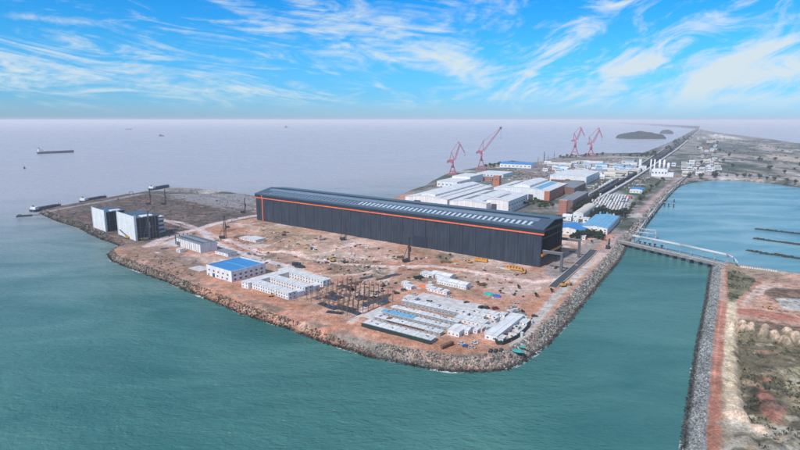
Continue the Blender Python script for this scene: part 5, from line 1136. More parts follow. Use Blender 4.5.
# ================================================================== SHIPS, VEHICLES, TREES
def hull(mb, L, W, h, bow=.16, draft=1.5):
    out = [(-L / 2, -W * .42), (-L / 2 + L * .04, -W / 2), (L / 2 - L * bow, -W / 2), (L / 2 - L * bow * .4, -W * .3), (L / 2, 0), (L / 2 - L * bow * .4, W * .3), (L / 2 - L * bow, W / 2), (-L / 2 + L * .04, W / 2), (-L / 2, W * .42)]
    n = len(out); lo = [(x * .96, y * .85, -draft) for x, y in out]; up = [(x, y, h + (h * .35 if x > L * .33 else 0)) for x, y in out]
    mb.add(lo + up, [tuple(range(n - 1, -1, -1)), tuple(range(n, 2 * n))] + [(i, (i + 1) % n, n + (i + 1) % n, n + i) for i in range(n)])
def ship(label, px, py, L, W, rz, m='ship_blue', group=None, load='steel', cat='ship', sup=1.0, name='cargo_ship', h=5):
    p = P(px, py, SEA); t = thing(name, label, cat, (p[0], p[1], SEA), rz, group)
    mb = MB(); hull(mb, L, W, h); mb.build('hull', m, t)
    mb = MB(); mb.box(-L * .46, -L * .46 + L * .13, -W * .42, W * .42, h + .01, h + 6 * sup); mb.box(-L * .45, -L * .45 + L * .10, -W * .38, W * .38, h + 6 * sup + .01, h + 10 * sup); s_ = mb.build('superstructure', 'white_wall', t)
    mb = MB(); mb.box(-L * .35, -L * .349 + .1, -W * .34, W * .34, h + 7.4 * sup, h + 9 * sup); mb.build('bridge_window', 'glass', s_)
    mb = MB(); mb.tube((-L * .44, 0, h + 10 * sup), (-L * .44, 0, h + 17 * sup), .5 + L * .003, 5); mb.build('mast', 'steel', t)
    mb = MB(); mb.box(-L * .445, -L * .415, -W * .15, W * .15, h + 10 * sup, h + 13 * sup); mb.build('funnel', 'rust', t)
    for k in range(4):
        x = -L * .28 + k * L * .165; mb = MB(); mb.box(x, x + L * .14, -W * .34, W * .34, h + .01, h + 2.4); mb.build('hatch_cover', load, t)
    mb = MB(); mb.tube((L * .42, 0, h * 1.3), (L * .42, 0, h + 9 * sup), .45 + L * .002, 5); mb.build('foremast', 'steel', t)
ship('large dark cargo ship under way on the open sea', 56, 153.2, 165, 24, math.radians(44), h=9, sup=1.5)
ship('tiny distant ship near the horizon', 128.5, 129.6, 115, 20, math.radians(20), h=12, sup=2.2, m='steel', name='distant_ship')
for i, (px, py, L_, lab) in enumerate([(47, 209.3, 66, 'dark flat barge with a white bridge moored at the outer tip of the flat'), (94.5, 200.4, 70, 'dark barge with a white bridge moored along the middle of the outer quay'), (160, 188.6, 72, 'barge with a raised dark deck crane lying farthest along the outer quay')]):
    p1, p2 = Vector(P(px - 14, py + 2.6, SEA)), Vector(P(px + 14, py - 2.6, SEA)); dd = p2 - p1
    ship(lab, px, py, L_, 14, math.atan2(dd.y, dd.x), group='barges moored along the outer quay', h=4.2, sup=.5, load='dark_steel', name='barge', cat='barge')
t = thing('pontoon', 'small dark pontoon off the tip of the reclaimed flat', 'pontoon', (*P(24, 216.3, SEA), SEA), .5)
mb = MB(); mb.box(-11, 11, -6, 6, -1, 1.8); mb.build('deck', 'dark_steel', t); mb = MB(); mb.box(-9, -4, -4, 4, 1.82, 3.6); mb.build('hut', 'steel', t); mb = MB(); mb.box(11.02, 24, 2, 4, .6, 1.2); mb.build('gangway', 'steel', t)
for i, (px, py) in enumerate([(161.5, 136.2), (286.5, 127.8), (24.5, 168.5)]):
    p = P(px, py, SEA); s = p[1] / 1500; t = thing('fishing_boat', ['dark dot of a boat between the distant ship and the middle of the sea', 'tiny boat near the horizon above the middle of the long hall', 'small boat on the sea below the cargo ship', 'little boat off the outer barges', 'tiny boat on the open sea beyond the outer quay'][i], 'boat', (p[0], p[1], SEA), i * 1.1, 'small boats out on the sea', s * 1.2)
    mb = MB(); hull(mb, 12, 4, 1.6, .3, .6); mb.build('hull', 'ship_blue', t); mb = MB(); mb.box(-4, 0, -1.4, 1.4, 1.62, 4.2); mb.build('wheelhouse', 'steel', t); mb = MB(); mb.tube((-2, 0, 4.2), (-2, 0, 8), .2, 4); mb.build('mast', 'steel', t)
t = thing('boat_hoist', 'small arched boat hoist at the edge of the outer quay', 'hoist', P(131.5, 196.2), .6)
for s in (-4, 4): mb = MB(); mb.tube((s, 0, 0), (s * .8, 0, 10), .5, 5); mb.build('leg', 'steel', t)
mb = MB(); mb.tube((-3.2, 0, 10), (3.2, 0, 10), .5, 5); mb.build('beam', 'steel', t)
# ---- cars
def car_proto(kind='car'):
    t = thing('parked_' + kind, 'x', kind, (0, 0, 0)); L_, W_, = (4.5, 1.85) if kind == 'car' else (5.4, 2.0); h = .75
    mb = MB(); mb.yprism([(-L_ / 2, .35), (L_ / 2, .35), (L_ / 2, .85), (L_ / 2 - 1.1, 1.0), (-L_ / 2, 1.02)], -W_ / 2, W_ / 2); mb.build('body', 'car_paint_0', t)
    mb = MB()
    if kind == 'car': lo = [(-1.9, -.85), (1.15, -.85), (1.15, .85), (-1.9, .85)]; up = [(-1.4, -.68), (.45, -.68), (.45, .68), (-1.4, .68)]
    else: lo = [(-2.6, -.95), (1.9, -.95), (1.9, .95), (-2.6, .95)]; up = [(-2.5, -.8), (1.2, -.8), (1.2, .8), (-2.5, .8)]
    z1 = 1.5 if kind == 'car' else 2.1
    mb.hexa([(x, y, 1.0) for x, y in lo], [(x, y, z1) for x, y in up]); g = mb.build('window_glass', 'glass', t)
    mb = MB(); mb.hexa([(x, y, z1 - .02) for x, y in up], [(x * .97, y * .97, z1 + .07) for x, y in up]); mb.build('roof', 'car_paint_0', t)
    for x in (-1.35, 1.35):
        for s in (-1, 1): mb = MB(); mb.tube((x, s * W_ / 2 - .12, .34), (x, s * W_ / 2 + .03, .34), .34, 10); mb.build('wheel', 'rubber', t)
    return t
car0 = car_proto(); van0 = car_proto('van')
CN = ['black', 'white', 'red', 'blue', 'grey', 'beige']
cars = [(466.5, 303.5, 0, .4, 'dark car on the track behind the white hardstanding', 0), (481.5, 308.5, 0, .5, 'left one of the three dark vehicles by the dirt track', 1), (486.5, 309, 0, .4, 'middle one of the three dark vehicles by the dirt track', 1), (495.5, 309.5, 2, .3, 'dark red car right of the two black vans on the dirt track', 1),
 (516.5, 303.5, 1, .2, 'white car alone on the pink track left of the bushes', 0), (534.5, 316.8, 0, -.1, 'dark car where the yard meets the perimeter road', 0), (490.5, 351.5, 0, 1.2, 'left one of three black cars parked near the sea wall corner', 0), (495.5, 351.5, 0, 1.2, 'middle one of three black cars parked near the sea wall corner', 0), (500.8, 351, 0, 1.2, 'right one of three black cars parked near the sea wall corner', 0),
 (466, 347, 3, -.3, 'dark blue car on the sand in front of the gabled cabins', 0), (461.5, 344.5, 1, -.3, 'white car just behind the dark blue one', 0), (474.5, 343.8, 1, -.3, 'white car at the right of the sandy parking spot', 0), (472, 348.5, 5, -.4, 'beige car nearest the boulders by the sandy parking spot', 0), (508, 341.5, 4, .3, 'grey car under the dark curved wall', 0), (503, 335.5, 4, .4, 'grey car inside the curved yard', 0),
 (507, 331, 1, 1.0, 'white car in the middle of the curved yard', 0), (500, 327.5, 4, .9, 'grey car beside the long depot building', 0), (501.5, 325.5, 1, .9, 'second car beside the long depot building, white', 0), (517, 311, 1, .3, 'white van at the far side of the blue tarpaulin', 1), (511, 310, 5, .4, 'beige car among the white huts behind the yard', 0), (513.5, 307.5, 1, .5, 'white car behind the blue tarpaulin', 0),
 (449, 297.5, 1, -.4, 'white car on the hardstanding edge', 0), (438.5, 307, 3, .5, 'blue car standing on the white hardstanding', 0), (430, 303, 1, -.5, 'white van on the left of the hardstanding', 1), (383, 291.5, 4, .6, 'grey car on the bend of the track to the cabin rows', 0), (396.5, 293.5, 0, .1, 'black car just past the bend of the track', 0), (377, 293, 1, .8, 'white van on the bend of the track', 1), (404, 291, 4, .2, 'grey van beside the first cabins of the middle camp', 1),
 (414.5, 295, 1, -.3, 'white car on the track below the middle camp', 0), (316, 251, 1, -.9, 'white lorry cab like van in the open dirt', 1), (284, 235.5, 0, .2, 'black van on the slope under the left of the hall', 1), (327, 263, 2, .1, 'red car on the haul road', 0), (346, 263, 0, .2, 'black car on the haul road', 0), (196, 240, 0, .2, 'black car at the edge of the road junction', 0), (194, 234.5, 2, .3, 'dark red car on the road junction', 0),
 (228, 227.5, 0, .4, 'black van on the wide pink road', 1), (236, 218.5, 4, .4, 'grey car on the wide road near the hall end', 0), (241, 250, 1, -.6, 'white car on the road below the tall rig', 0), (217, 241.5, 1, -.5, 'white van beside the pillar workshop', 1), (249, 254.5, 4, -.6, 'grey car on the road behind the blue roof', 0), (216, 243.5, 5, -.5, 'beige car parked by the workshop pillars', 0), (298, 244.5, 4, -.2, 'grey car in the middle of the dirt', 0), (613, 238, 1, .8, 'white car on the haul road at the bridge head', 0), (622, 222, 1, .8, 'white van on the haul road by the pale blue roof', 1), (633, 213.5, 2, .8, 'red car on the haul road above the bridge', 0), (690, 259, 1, -.3, 'white car crossing the road bridge', 0)]
paints = {}
for i, (px, py, c, rz, lab, v) in enumerate(cars):
    src = van0 if v else car0; r = dup(src, P(px, py), rz, lab, 'vehicles parked about the site', 1.18)
    r.location.z = .45 if 500 < px < 530 and 322 < py < 340 or (425 < px < 470 and 300 < py < 312) else .12
    for ch in r.children:
        if ch.data and ch.data.materials[0].name.startswith('car_paint'): ch.data = recolour(ch.data if ch.data.name in bpy.data.meshes else ch.data, 'car_paint_%d' % c)
for s_ in (car0, van0):
    for ch in list(s_.children): bpy.data.objects.remove(ch)
    bpy.data.objects.remove(s_)
# ---- lorries
def lorry(label, px, py, rz, cabc='white_wall', bed='slab', L=11, group='lorries around the site', z=.1, box=2.6, lz=0):
    t = thing('lorry', label, 'lorry', (*P(px, py), z), rz, group)
    mb = MB(); mb.yprism([(L / 2 - 2.2, .8), (L / 2, .8), (L / 2, 2.0), (L / 2 - .5, 3.0), (L / 2 - 2.2, 3.0)], -1.2, 1.2); c = mb.build('cab', cabc, t)
    mb = MB(); mb.box(L / 2 - .45, L / 2 + .03, -1.05, 1.05, 1.9, 2.7); mb.build('windscreen', 'glass', c)
    mb = MB(); mb.box(-L / 2, L / 2 - 2.4, -1.25, 1.25, 1.0, 1.0 + box); mb.build('cargo_box', bed, t)
    mb = MB(); mb.box(-L / 2, L / 2 - .3, -.5, .5, .55, .98); mb.build('chassis', 'dark_steel', t)
    for x in (-L / 2 + 1, -L / 2 + 2.3, L / 2 - 1.2):
        for s in (-1.1, 1.1): mb = MB(); mb.tube((x, s - .18, .5), (x, s + .18, .5), .5, 8); mb.build('wheel', 'rubber', t)
lorry('lorry with a rusty red bed parked beside the gabled cabins', 447, 347, .75, 'rust', 'rust', 12, box=1.6)
lorry('white lorry standing askew in the open dirt field', 313, 250.5, -.9, 'white_wall', 'ship_blue', 9)
lorry('lorry with an orange load near the perimeter road', 567, 285.5, .1, 'orange', 'orange', 10, box=1.2)
lorry('green lorry parked behind the staff quarters', 296.5, 265.5, .2, 'dark_green', 'dark_steel', 10)
lorry('white lorry by the small huts behind the blue tarpaulin', 513.5, 313, .6, 'white_wall', 'slab', 9)
lorry('rusty lorry on the slope near the round spoil heap', 400, 258, .1, 'rust', 'rust', 8, box=1.4)
# excavators
def excavator(label, px, py, rz, m='yellow', sc=1.0, z=0):
    t = thing('excavator', label, 'excavator', (*P(px, py), z), rz, 'excavators on the site', sc)
    for s in (-1.3, 1.3): mb = MB(); mb.box(-2.1, 2.1, s - .35, s + .35, 0, .95); mb.build('crawler_track', 'rubber', t)
    mb = MB(); mb.box(-2.2, 1.6, -1.35, 1.35, 1.0, 2.3); mb.build('body', m, t); mb = MB(); mb.box(.2, 1.7, .45, 1.36, 2.32, 3.3); mb.build('cab', 'glass', t)
    mb = MB(); mb.tube((1.4, -.2, 1.8), (4.4, -.2, 4.6), .32, 5); mb.build('boom', m, t); mb = MB(); mb.tube((4.4, -.2, 4.6), (6.6, -.2, 1.9), .25, 5); mb.build('arm', m, t)
    mb = MB(); mb.hexa([(6.1, -.7, .6), (7.2, -.7, .9), (7.2, .3, .9), (6.1, .3, .6)], [(6.2, -.7, 2.0), (7.0, -.7, 1.8), (7.0, .3, 1.8), (6.2, .3, 2.0)]); mb.build('bucket', 'dark_steel', t)
excavator('yellow excavator at the start of the perimeter road kerb', 563, 286.5, .3, sc=1.3)
excavator('yellow excavator digging by the haul road in the open field', 333, 261.5, 2.5, 'yellow', 1.3)
excavator('orange excavator in front of the yellow transport frames', 524, 273.5, 1.1, 'orange', 1.1)
excavator('yellow excavator on the tan knoll left of the column frame', 291, 283.5, .5, 'yellow', 1.1)
excavator('yellow excavator beside the spoil heaps in the middle camp', 470, 263, 2.2, 'yellow', 1.1)
excavator('small orange excavator by the boulders below the staff quarters', 271, 296.5, .1, 'orange', .9)
excavator('orange excavator near the brown heap on the headland', 770, 309, 2.6, 'yellow', .8)
excavator('dark excavator among the columns of the unfinished frame', 383, 286.5, .8, 'rust', 1.1)
# ---- trailers and containers in the yard beyond the hall
cb = None; rng = random.Random(3); cols = [('white_wall', 'white'), ('slab', 'pale grey'), ('cream_roof', 'cream'), ('pale_blue_roof', 'light blue'), ('steel', 'dark grey')]
TR = 'box trailers parked in the yard between the blue sheds and the corridor'
proto = {}
for cm, cn in cols:
    t = thing('box_trailer', 'x', 'trailer', (0, 0, 0), 0, TR)
    mb = MB(); mb.box(-6, 6, -1.3, 1.3, 1.1, 4.0); mb.build('box', cm, t); mb = MB(); mb.box(-5.6, 5.6, -.5, .5, .7, 1.08); mb.build('chassis', 'dark_steel', t)
    for x in (-4.4, -3.2, 4):
        mb = MB(); mb.tube((x, -1.2, .5), (x, 1.2, .5), .5, 8); mb.build('wheel', 'rubber', t)
    proto[cn] = t
O = Vector(P(584, 213)); e1 = Vector((math.cos(math.radians(60)), math.sin(math.radians(60)))); e2 = Vector((math.cos(math.radians(-30)), math.sin(math.radians(-30))))
rows_ = 14; k = 0
for r in range(rows_):
    for c in range(13):
        if rng.random() < .24: continue
        q = O + e1 * (2 + r * 18.5) + e2 * (-6 + c * 5.6 - r * 1.6)
        cn = rng.choice(['white', 'white', 'white', 'pale grey', 'cream', 'pale grey', 'light blue' if r < 3 else 'white', 'dark grey'])
        dup(proto[cn], (q.x, q.y, 0), math.radians(60) + rng.uniform(-.06, .06), '%s box trailer in the %s trailer row from the blue sheds' % (cn, ORD[r]), TR + ', %s row, %s' % (ORD[r], cn), (1.15, 1.15, 1.25))
for t in proto.values():
    for ch in list(t.children): bpy.data.objects.remove(ch)
    bpy.data.objects.remove(t)
# white vehicles along the corridor and headland pipe stores
for i in range(6):
    q = Vector(P(600, 189)).lerp(Vector(P(612, 181.5)), i / 5); lb = '%s white lorry of the queue beside the corridor' % ORD[i]
    p = q; t = thing('queued_lorry', lb, 'lorry', (p.x, p.y, 0), math.radians(60), 'white lorries queued beside the corridor', 1.6)
    mb = MB(); mb.box(-6, 3, -1.4, 1.4, 1, 4); mb.build('box', 'white_wall', t); mb = MB(); mb.box(3.2, 5.4, -1.3, 1.3, .6, 3.2); mb.build('cab', 'white_wall', t)
    for x in (-4.5, 4): mb = MB(); mb.tube((x, -1.4, .5), (x, 1.4, .5), .5, 8); mb.build('wheel', 'rubber', t)
for i in range(16):
    q = Vector(P(741, 267.2)).lerp(Vector(P(776, 271.6)), i / 15); t = thing('marker_block', '%s white marker block along the headland road, counting from the bridge' % ORD[i], 'block', (q.x, q.y, -.05), .2 * i, 'white marker blocks along the headland road')
    mb = MB(); mb.box(-.7, .7, -.7, .7, 0, 1.1); mb.build('base', 'white_wall', t); mb = MB(); mb.tube((0, 0, 1.1), (0, 0, 2.0), .3, 6); mb.build('post', 'white_wall', t)
# ---- trees and bushes
def crown_mesh(seed, n, rx, rz_, leaf, m='leaf', flat=1.0):
    rng = random.Random(seed); mb = MB(); clumps = [(rng.uniform(-.6, .6) * rx, rng.uniform(-.6, .6) * rx, rng.uniform(-.55, .6) * rz_, rng.uniform(.35, .6)) for _ in range(7)]
    for i in range(n):
        cx, cy, cz, cr_ = rng.choice(clumps); v = Vector((rng.gauss(0, 1), rng.gauss(0, 1), rng.gauss(0, 1))).normalized() * cr_ * rng.uniform(.6, 1.0)
        c = Vector((cx + v.x * rx, cy + v.y * rx, cz + v.z * rz_)); a = Vector((rng.gauss(0, 1), rng.gauss(0, 1), rng.gauss(0, 1))).normalized(); b = a.orthogonal().normalized(); s = leaf * rng.uniform(.6, 1.3); d = a.cross(b)
        mb.add([c - b * s, c - d * s * .6, c + b * s, c + d * s * .6], [(0, 1, 2, 3)])
    o = mb.build('crown', m); me = o.data; bpy.data.objects.remove(o); return me
TREES = []
for k in range(5):
    m_ = ['leaf', 'leaf_dark', 'leaf', 'leaf_dark', 'leaf_dry'][k]
    TREES.append(crown_mesh(k, 420, 3.2, 2.8, .55, m_))
mb = MB(); mb.tube((0, 0, -.5), (0, 0, 3.4), .32, 6, .2)
for k in range(4): a = k * 1.6; mb.tube((0, 0, 2.4 + .2 * k), (math.cos(a) * 1.7, math.sin(a) * 1.7, 4.4), .14, 4, .06)
o = mb.build('trunk', 'bark'); TRUNK = o.data; bpy.data.objects.remove(o)
def tree(px, py, label, group, k=0, sc=1.0, rz=0, pt=None):
    p = pt or P(px, py); t = thing('tree', label, 'tree', (p[0], p[1], 0), rz, group, sc)
    o = bpy.data.objects.new('trunk', TRUNK); COL.objects.link(o); o.parent = t; o = bpy.data.objects.new('crown', TREES[k]); COL.objects.link(o); o.parent = t; o.location = (0, 0, 4.3); return t
def grove(label, group, pts_px, n, spread, ks, s0, s1, seed):
    rng = random.Random(seed); W_ = [Vector(P(*q)) for q in pts_px]; Ls = [(b - a).length for a, b in zip(W_, W_[1:])]; tot = sum(Ls)
    for i in range(n):
        d = tot * (i + rng.uniform(.2, .8)) / n; j = 0
        while d > Ls[j] and j < len(Ls) - 1: d -= Ls[j]; j += 1
        q = W_[j].lerp(W_[j + 1], d / Ls[j]) + Vector((rng.uniform(-1, 1), rng.uniform(-1, 1))) * spread; tree(0, 0, label, group, rng.choice(ks), rng.uniform(s0, s1), rng.uniform(0, 6), (q.x, q.y))
grove('dark tree in the dense row in front of the pale blue roof', 'dark trees in front of the pale blue roof', [(571, 240), (584, 237), (596, 238.5), (604, 240)], 26, 7, [0, 1, 3], 1.1, 1.7, 1)
grove('dark tree in the row behind the pale blue roof', 'dark trees behind the pale blue roof', [(592, 212.5), (605, 214.5), (618, 217), (626, 214)], 22, 7, [1, 3], 1.1, 1.7, 2)
grove('dark tree beside the cream barrel roof', 'dark trees beside the cream barrel roof', [(586, 222), (596, 215), (602, 210)], 10, 4, [1, 3], 1.0, 1.5, 3)
grove('green tree in front of the large brick sided shed', 'green trees in front of the brick sided shed', [(522, 207), (535, 203), (545, 205), (552, 207), (540, 209)], 24, 9, [0, 2], 1.0, 1.6, 4)
grove('dark tree at the foot of the dark office block', 'trees along the dark office block', [(574, 213), (585, 206), (600, 197.5)], 18, 6, [1, 3], 1.3, 2.0, 5)
grove('tree on the verge between the haul road and the truck park', 'trees on the verge of the haul road', [(621, 222), (634, 207), (650, 191), (664, 180)], 20, 5, [1, 0, 4], 1.0, 1.6, 6)
grove('tree on the grassy quay mound near the blue roofed shed', 'trees on the grassy quay mound', [(488, 168.5), (503, 165.5), (514, 164.5)], 16, 12, [0, 1], 1.4, 2.2, 7)
grove('tree on the quay skyline right of the paired cranes', 'trees along the quay skyline', [(556, 158.5), (600, 155.5), (622, 156), (645, 157.5), (652, 154)], 30, 20, [1, 3], 1.3, 2.3, 8)
grove('tree in the field belt beside the causeway', 'trees in the belt beside the causeway', [(652, 158), (664, 153), (680, 143), (690, 137)], 22, 34, [1, 3], 2.0, 3.2, 9)
grove('tree in the village belt on the far shore', 'trees around the far village', [(700, 168), (712, 158), (708, 148), (716, 140)], 12, 50, [1, 3, 0], 1.8, 3.0, 10)
grove('tree near the far bank of the bay', 'trees on the far bank of the bay', [(690, 179), (720, 176.5), (760, 178.5), (800, 183.5)], 22, 22, [1, 3, 4], 1.4, 2.4, 11)
grove('tree in the dark belts beyond the bay', 'trees in the belts beyond the bay', [(715, 168), (760, 170), (800, 176), (840, 170), (780, 160), (730, 160)], 14, 70, [1, 3], 1.8, 3.0, 12)
for px, py, lab in ((519, 289, 'round dark bush alone on the dirt below the transport frame'), (536.5, 297, 'round dark bush nearest the perimeter road'), (552, 292.5, 'round dark bush beside the start of the ramp'), (523, 314.5, 'dark bush behind the white yard'), (592, 243, 'dark conical tree at the edge of the gable yard')):
    tree(px, py, lab, None, 1, .62)
for i, (px, py) in enumerate([(440, 258.5), (446, 260), (450, 256), (424, 276), (430, 279), (420, 281), (456, 287), (484, 287.5), (500, 293), (478, 284)]):
    tree(px, py, 'small green bush growing in the middle camp', 'small green bushes in the middle camp', 2, .5)
# scrub: too many to count
PIT = PS([(736,324),(737,345),(738,365),(740,385),(744,405),(751,424),(790,436),(900,470),(1100,500),(1100,360),(800,338),(760,334),(742,334)])
def scrub(name, label, regions, n, s0, s1, seed, m='leaf_dry', z=0.0):
    rng = np.random.default_rng(seed); V = []
    pts = []
    for poly_px, share in regions:
        W_ = PS(poly_px); xs = [p[0] for p in W_]; ys_ = [p[1] for p in W_]; q = np.stack([rng.uniform(min(xs), max(xs), int(n * share * 2.2)), rng.uniform(min(ys_), max(ys_), int(n * share * 2.2))], 1)
        ok = (sdist(q[:, 0], q[:, 1], W_) > 0) & (fbm(q[:, 0], q[:, 1], 10, 71, 3) > .5); pts.append(q[ok][:int(n * share)])
    p = np.concatenate(pts); N_ = len(p); K = 12; zz = z - 4.0 * sstep(-3, 3.2, sdist(p[:, 0], p[:, 1], PIT))
    s = s0 + (s1 - s0) * rng.random(N_) ** 2; c = np.repeat(np.concatenate([p, (zz + s * .5)[:, None]], 1), K, 0) + rng.normal(0, 1, (N_ * K, 3)) * np.repeat(s, K)[:, None] * np.array([.5, .5, .3])
    a = rng.normal(0, 1, (N_ * K, 3)); a /= np.linalg.norm(a, axis=1)[:, None]; b = np.cross(a, rng.normal(0, 1, (N_ * K, 3))); b /= np.linalg.norm(b, axis=1)[:, None]; sz = (np.repeat(s, K) * .42)[:, None]
    V = np.stack([c - a * sz, c - b * sz * .7, c + a * sz, c + b * sz * .7], 1).reshape(-1, 3); Fq = np.arange(N_ * K * 4).reshape(-1, 4)
    o = npmesh(name, V, Fq, m, None, 'stuff'); return tag(o, label, 'scrub')
scrub('scrub', 'low dry scrub covering the rough ground of the headland', [([(738, 322), (800, 334), (900, 350), (1000, 520), (740, 520), (746, 425), (738, 360)], .8), ([(728, 270), (742, 272), (756, 280), (748, 292), (732, 304), (727, 296)], .2)], 2600, .5, 1.3, 5, 'leaf_dry', .2)
scrub('dark_scrub', 'dark green scrub in the hollows of the headland', [([(738, 322), (800, 334), (900, 350), (1000, 520), (740, 520), (746, 425), (738, 360)], .8), ([(728, 270), (742, 272), (756, 280), (748, 292), (732, 304), (727, 296)],   .2)], 1700, .5, 1.3, 6, 'leaf_dark', .4)
scrub('site_scrub', 'dark weedy scrub and rubble over the reclaimed flat', [([(45, 211), (110, 236), (160, 240), (196, 229), (257, 217), (256, 196), (175, 188)], .75), ([(318, 255), (372, 262), (385, 272), (345, 275), (312, 266)], .1), ([(108, 252), (150, 250), (200, 262), (200, 285), (150, 272)], .15)], 2600, .4, 1.5, 8, 'leaf_dark', 0)
scrub('debris', 'grey debris and stones littering the dirt field', [([(215, 262), (262, 225), (540, 272), (545, 300), (470, 350), (350, 325), (300, 310), (240, 285)], 1.0)], 300, .3, .8, 9, 'steel', -.1)
scrub('far_vegetation', 'dark vegetation massed over the far flat land beyond the bay', [([(700, 134), (740, 139), (800, 146), (900, 160), (900, 185), (800, 181), (740, 177), (700, 176)], 1.0)], 2400, 2, 7, 10, 'leaf_dark', 0)

def clutter(name, label, regions, n, s0, s1, seed, m):
    rng = np.random.default_rng(seed); pts = []
    for poly_px, share in regions:
        W_ = PS(poly_px); xs = [p[0] for p in W_]; ys_ = [p[1] for p in W_]; q = np.stack([rng.uniform(min(xs), max(xs), int(n * share * 2.5)), rng.uniform(min(ys_), max(ys_), int(n * share * 2.5))], 1)
        q = q[(sdist(q[:, 0], q[:, 1], W_) > 0) & (sdist(q[:, 0], q[:, 1], MAIN) > 12)]; pts.append(q[:int(n * share)])
    p = np.concatenate(pts); N_ = len(p); mb = MB()
    for x, y in p:
        L_, w_, h = rng.uniform(s0, s1), rng.uniform(s0, s1) * .4, rng.uniform(s0, s1) * .3; a = rng.choice([math.radians(60), math.radians(-30)]) + rng.normal(0, .12); c_, s_ = math.cos(a), math.sin(a)
        q = [(x + u * L_ / 2 * c_ - v * w_ / 2 * s_, y + u * L_ / 2 * s_ + v * w_ / 2 * c_) for u, v in ((-1, -1), (1, -1), (1, 1), (-1, 1))]
        mb.hexa([(*k, -.5) for k in q], [(*k, h) for k in q])
    o = mb.build(name, m); tag(o, label, 'debris', kind='stuff')
YR = [([(430, 186), (480, 172), (520, 166), (570, 160), (640, 158), (640, 166), (600, 176), (560, 190), (540, 200), (500, 190), (450, 200)], .6), ([(575, 197), (600, 190), (640, 192), (650, 178), (600, 180), (585, 190)], .2), ([(655, 165), (700, 150), (720, 160), (690, 178), (660, 185)], .2)]
clutter('yard_debris', 'rusty stock and scrap strewn between the yard sheds', YR, 500, 2, 9, 21, 'rust')
clutter('yard_debris', 'pale crates and sheets strewn between the yard sheds', YR, 600, 2, 8, 22, 'slab')
clutter('yard_debris', 'dark plates and frames strewn between the yard sheds', YR, 500, 2, 9, 23, 'dark_steel')
FR = [([(262, 226), (345, 240), (530, 276), (540, 296), (470, 300), (395, 284), (345, 282), (300, 286), (262, 262), (215, 238)], .8), ([(340, 300), (300, 286), (345, 278), (396, 284), (392, 300)], .2)]
clutter('site_debris', 'small pale blocks and sheets scattered over the dirt field', FR, 150, .8, 5, 24, 'slab')
clutter('site_debris', 'small dark blocks and bars scattered over the dirt field', FR, 110, .8, 5, 25, 'dark_steel')
clutter('site_debris', 'small rusty bars scattered over the dirt field', FR, 90, .8, 5, 26, 'rust')

# extra packed units right of the cabin rows
_q = random.Random(9)
for i, (px, py) in enumerate([(470, 330), (476, 331.5), (482, 332.5), (488, 333.5), (478, 323.5), (490, 323), (497, 324), (491, 318.5), (487, 316), (500, 315.5), (506, 313.5), (517, 316), (521, 319.5), (524, 322.5), (508, 337), (514, 335), (504, 332), (511, 329.5), (518, 331)]):
    W_, D_ = _q.uniform(4.5, 7), 2.6; t = thing('container_office', '%s grey white container office counted from the gabled cabins to the curved wall' % ORD[i], 'container', (*P(px, py), .0), math.radians(-34 + _q.choice([0, 0, 90])), 'container offices packed around the works yard')
    mb = MB(); mb.box(0, W_, 0, D_, -.3, 2.8); mb.build('wall', _q.choice(['slab', 'cabin_wall', 'white_wall', 'cream_roof']), t); mb = MB(); mb.box(-.15, W_ + .15, -.15, D_ + .15, 2.803, 3.0); mb.build('roof', _q.choice(['site_roof', 'white_roof', 'slab', 'grey_roof']), t)
    mb = MB(); mb.box(W_ * .3, W_ * .6, -.05, -.003, 1, 2.1); mb.build('window', 'cabin_glass', t)
# ================================================================== AIR, LIGHT, CAMERA
m = bpy.data.materials.new('haze_air'); m.use_nodes = True; nt = m.node_tree; nt.nodes.clear()
out = nt.nodes.new('ShaderNodeOutputMaterial'); pv = nt.nodes.new('ShaderNodeVolumePrincipled')
pv.inputs['Color'].default_value = (0.99, 0.95, 0.98, 1); pv.inputs['Density'].default_value = 0.000068; pv.inputs['Anisotropy'].default_value = 0.0
nt.links.new(pv.outputs[0], out.inputs['Volume']); M['haze'] = m
mb = MB(); mb.box(-69000, 69000, -2900, 69500, SEA - 12, 178); mb.build('haze', 'haze')['kind'] = 'stuff'
SUN_EL, SUN_AZ = math.radians(47), math.radians(222)
sd = Vector((math.sin(SUN_AZ) * math.cos(SUN_EL), math.cos(SUN_AZ) * math.cos(SUN_EL), math.sin(SUN_EL)))
L = bpy.data.lights.new('sun', 'SUN'); L.energy = 3.6; L.angle = math.radians(3.5); L.color = (1.0, 0.945, 0.87)
lo = bpy.data.objects.new('sun', L); COL.objects.link(lo); lo.rotation_euler = sd.to_track_quat('Z', 'Y').to_euler()
W = bpy.data.worlds.new('World'); S.world = W; W.use_nodes = True; nt = W.node_tree; nt.nodes.clear()
N = nt.nodes; LK = nt.links.new
def val(x): return x
def mth(op, a, b=None, c=None, clamp=False):
    n = N.new('ShaderNodeMath'); n.operation = op; n.use_clamp = clamp
    for i, q in enumerate((a, b, c)):
        if q is None: continue
        if isinstance(q, (int, float)): n.inputs[i].default_value = q
        else: LK(q, n.inputs[i])
    return n.outputs[0]
sky = N.new('ShaderNodeTexSky'); sky.sky_type = 'NISHITA'; sky.sun_disc = False; sky.sun_elevation = SUN_EL; sky.sun_rotation = SUN_AZ
sky.air_density = 1.3; sky.dust_density = 0.4; sky.ozone_density = 2.0
tc = N.new('ShaderNodeTexCoord'); sx = N.new('ShaderNodeSeparateXYZ'); LK(tc.outputs['Generated'], sx.inputs[0])
az = mth('ARCTAN2', sx.outputs[0], sx.outputs[1]); el = sx.outputs[2]
def azel(px, py):
    x = (px - 400) / F; y = (225 - py) / F; Y = CP + y * SP; d = -SP + y * CP; l = math.sqrt(x * x + Y * Y + d * d)
    return math.atan2(x, Y), d / l
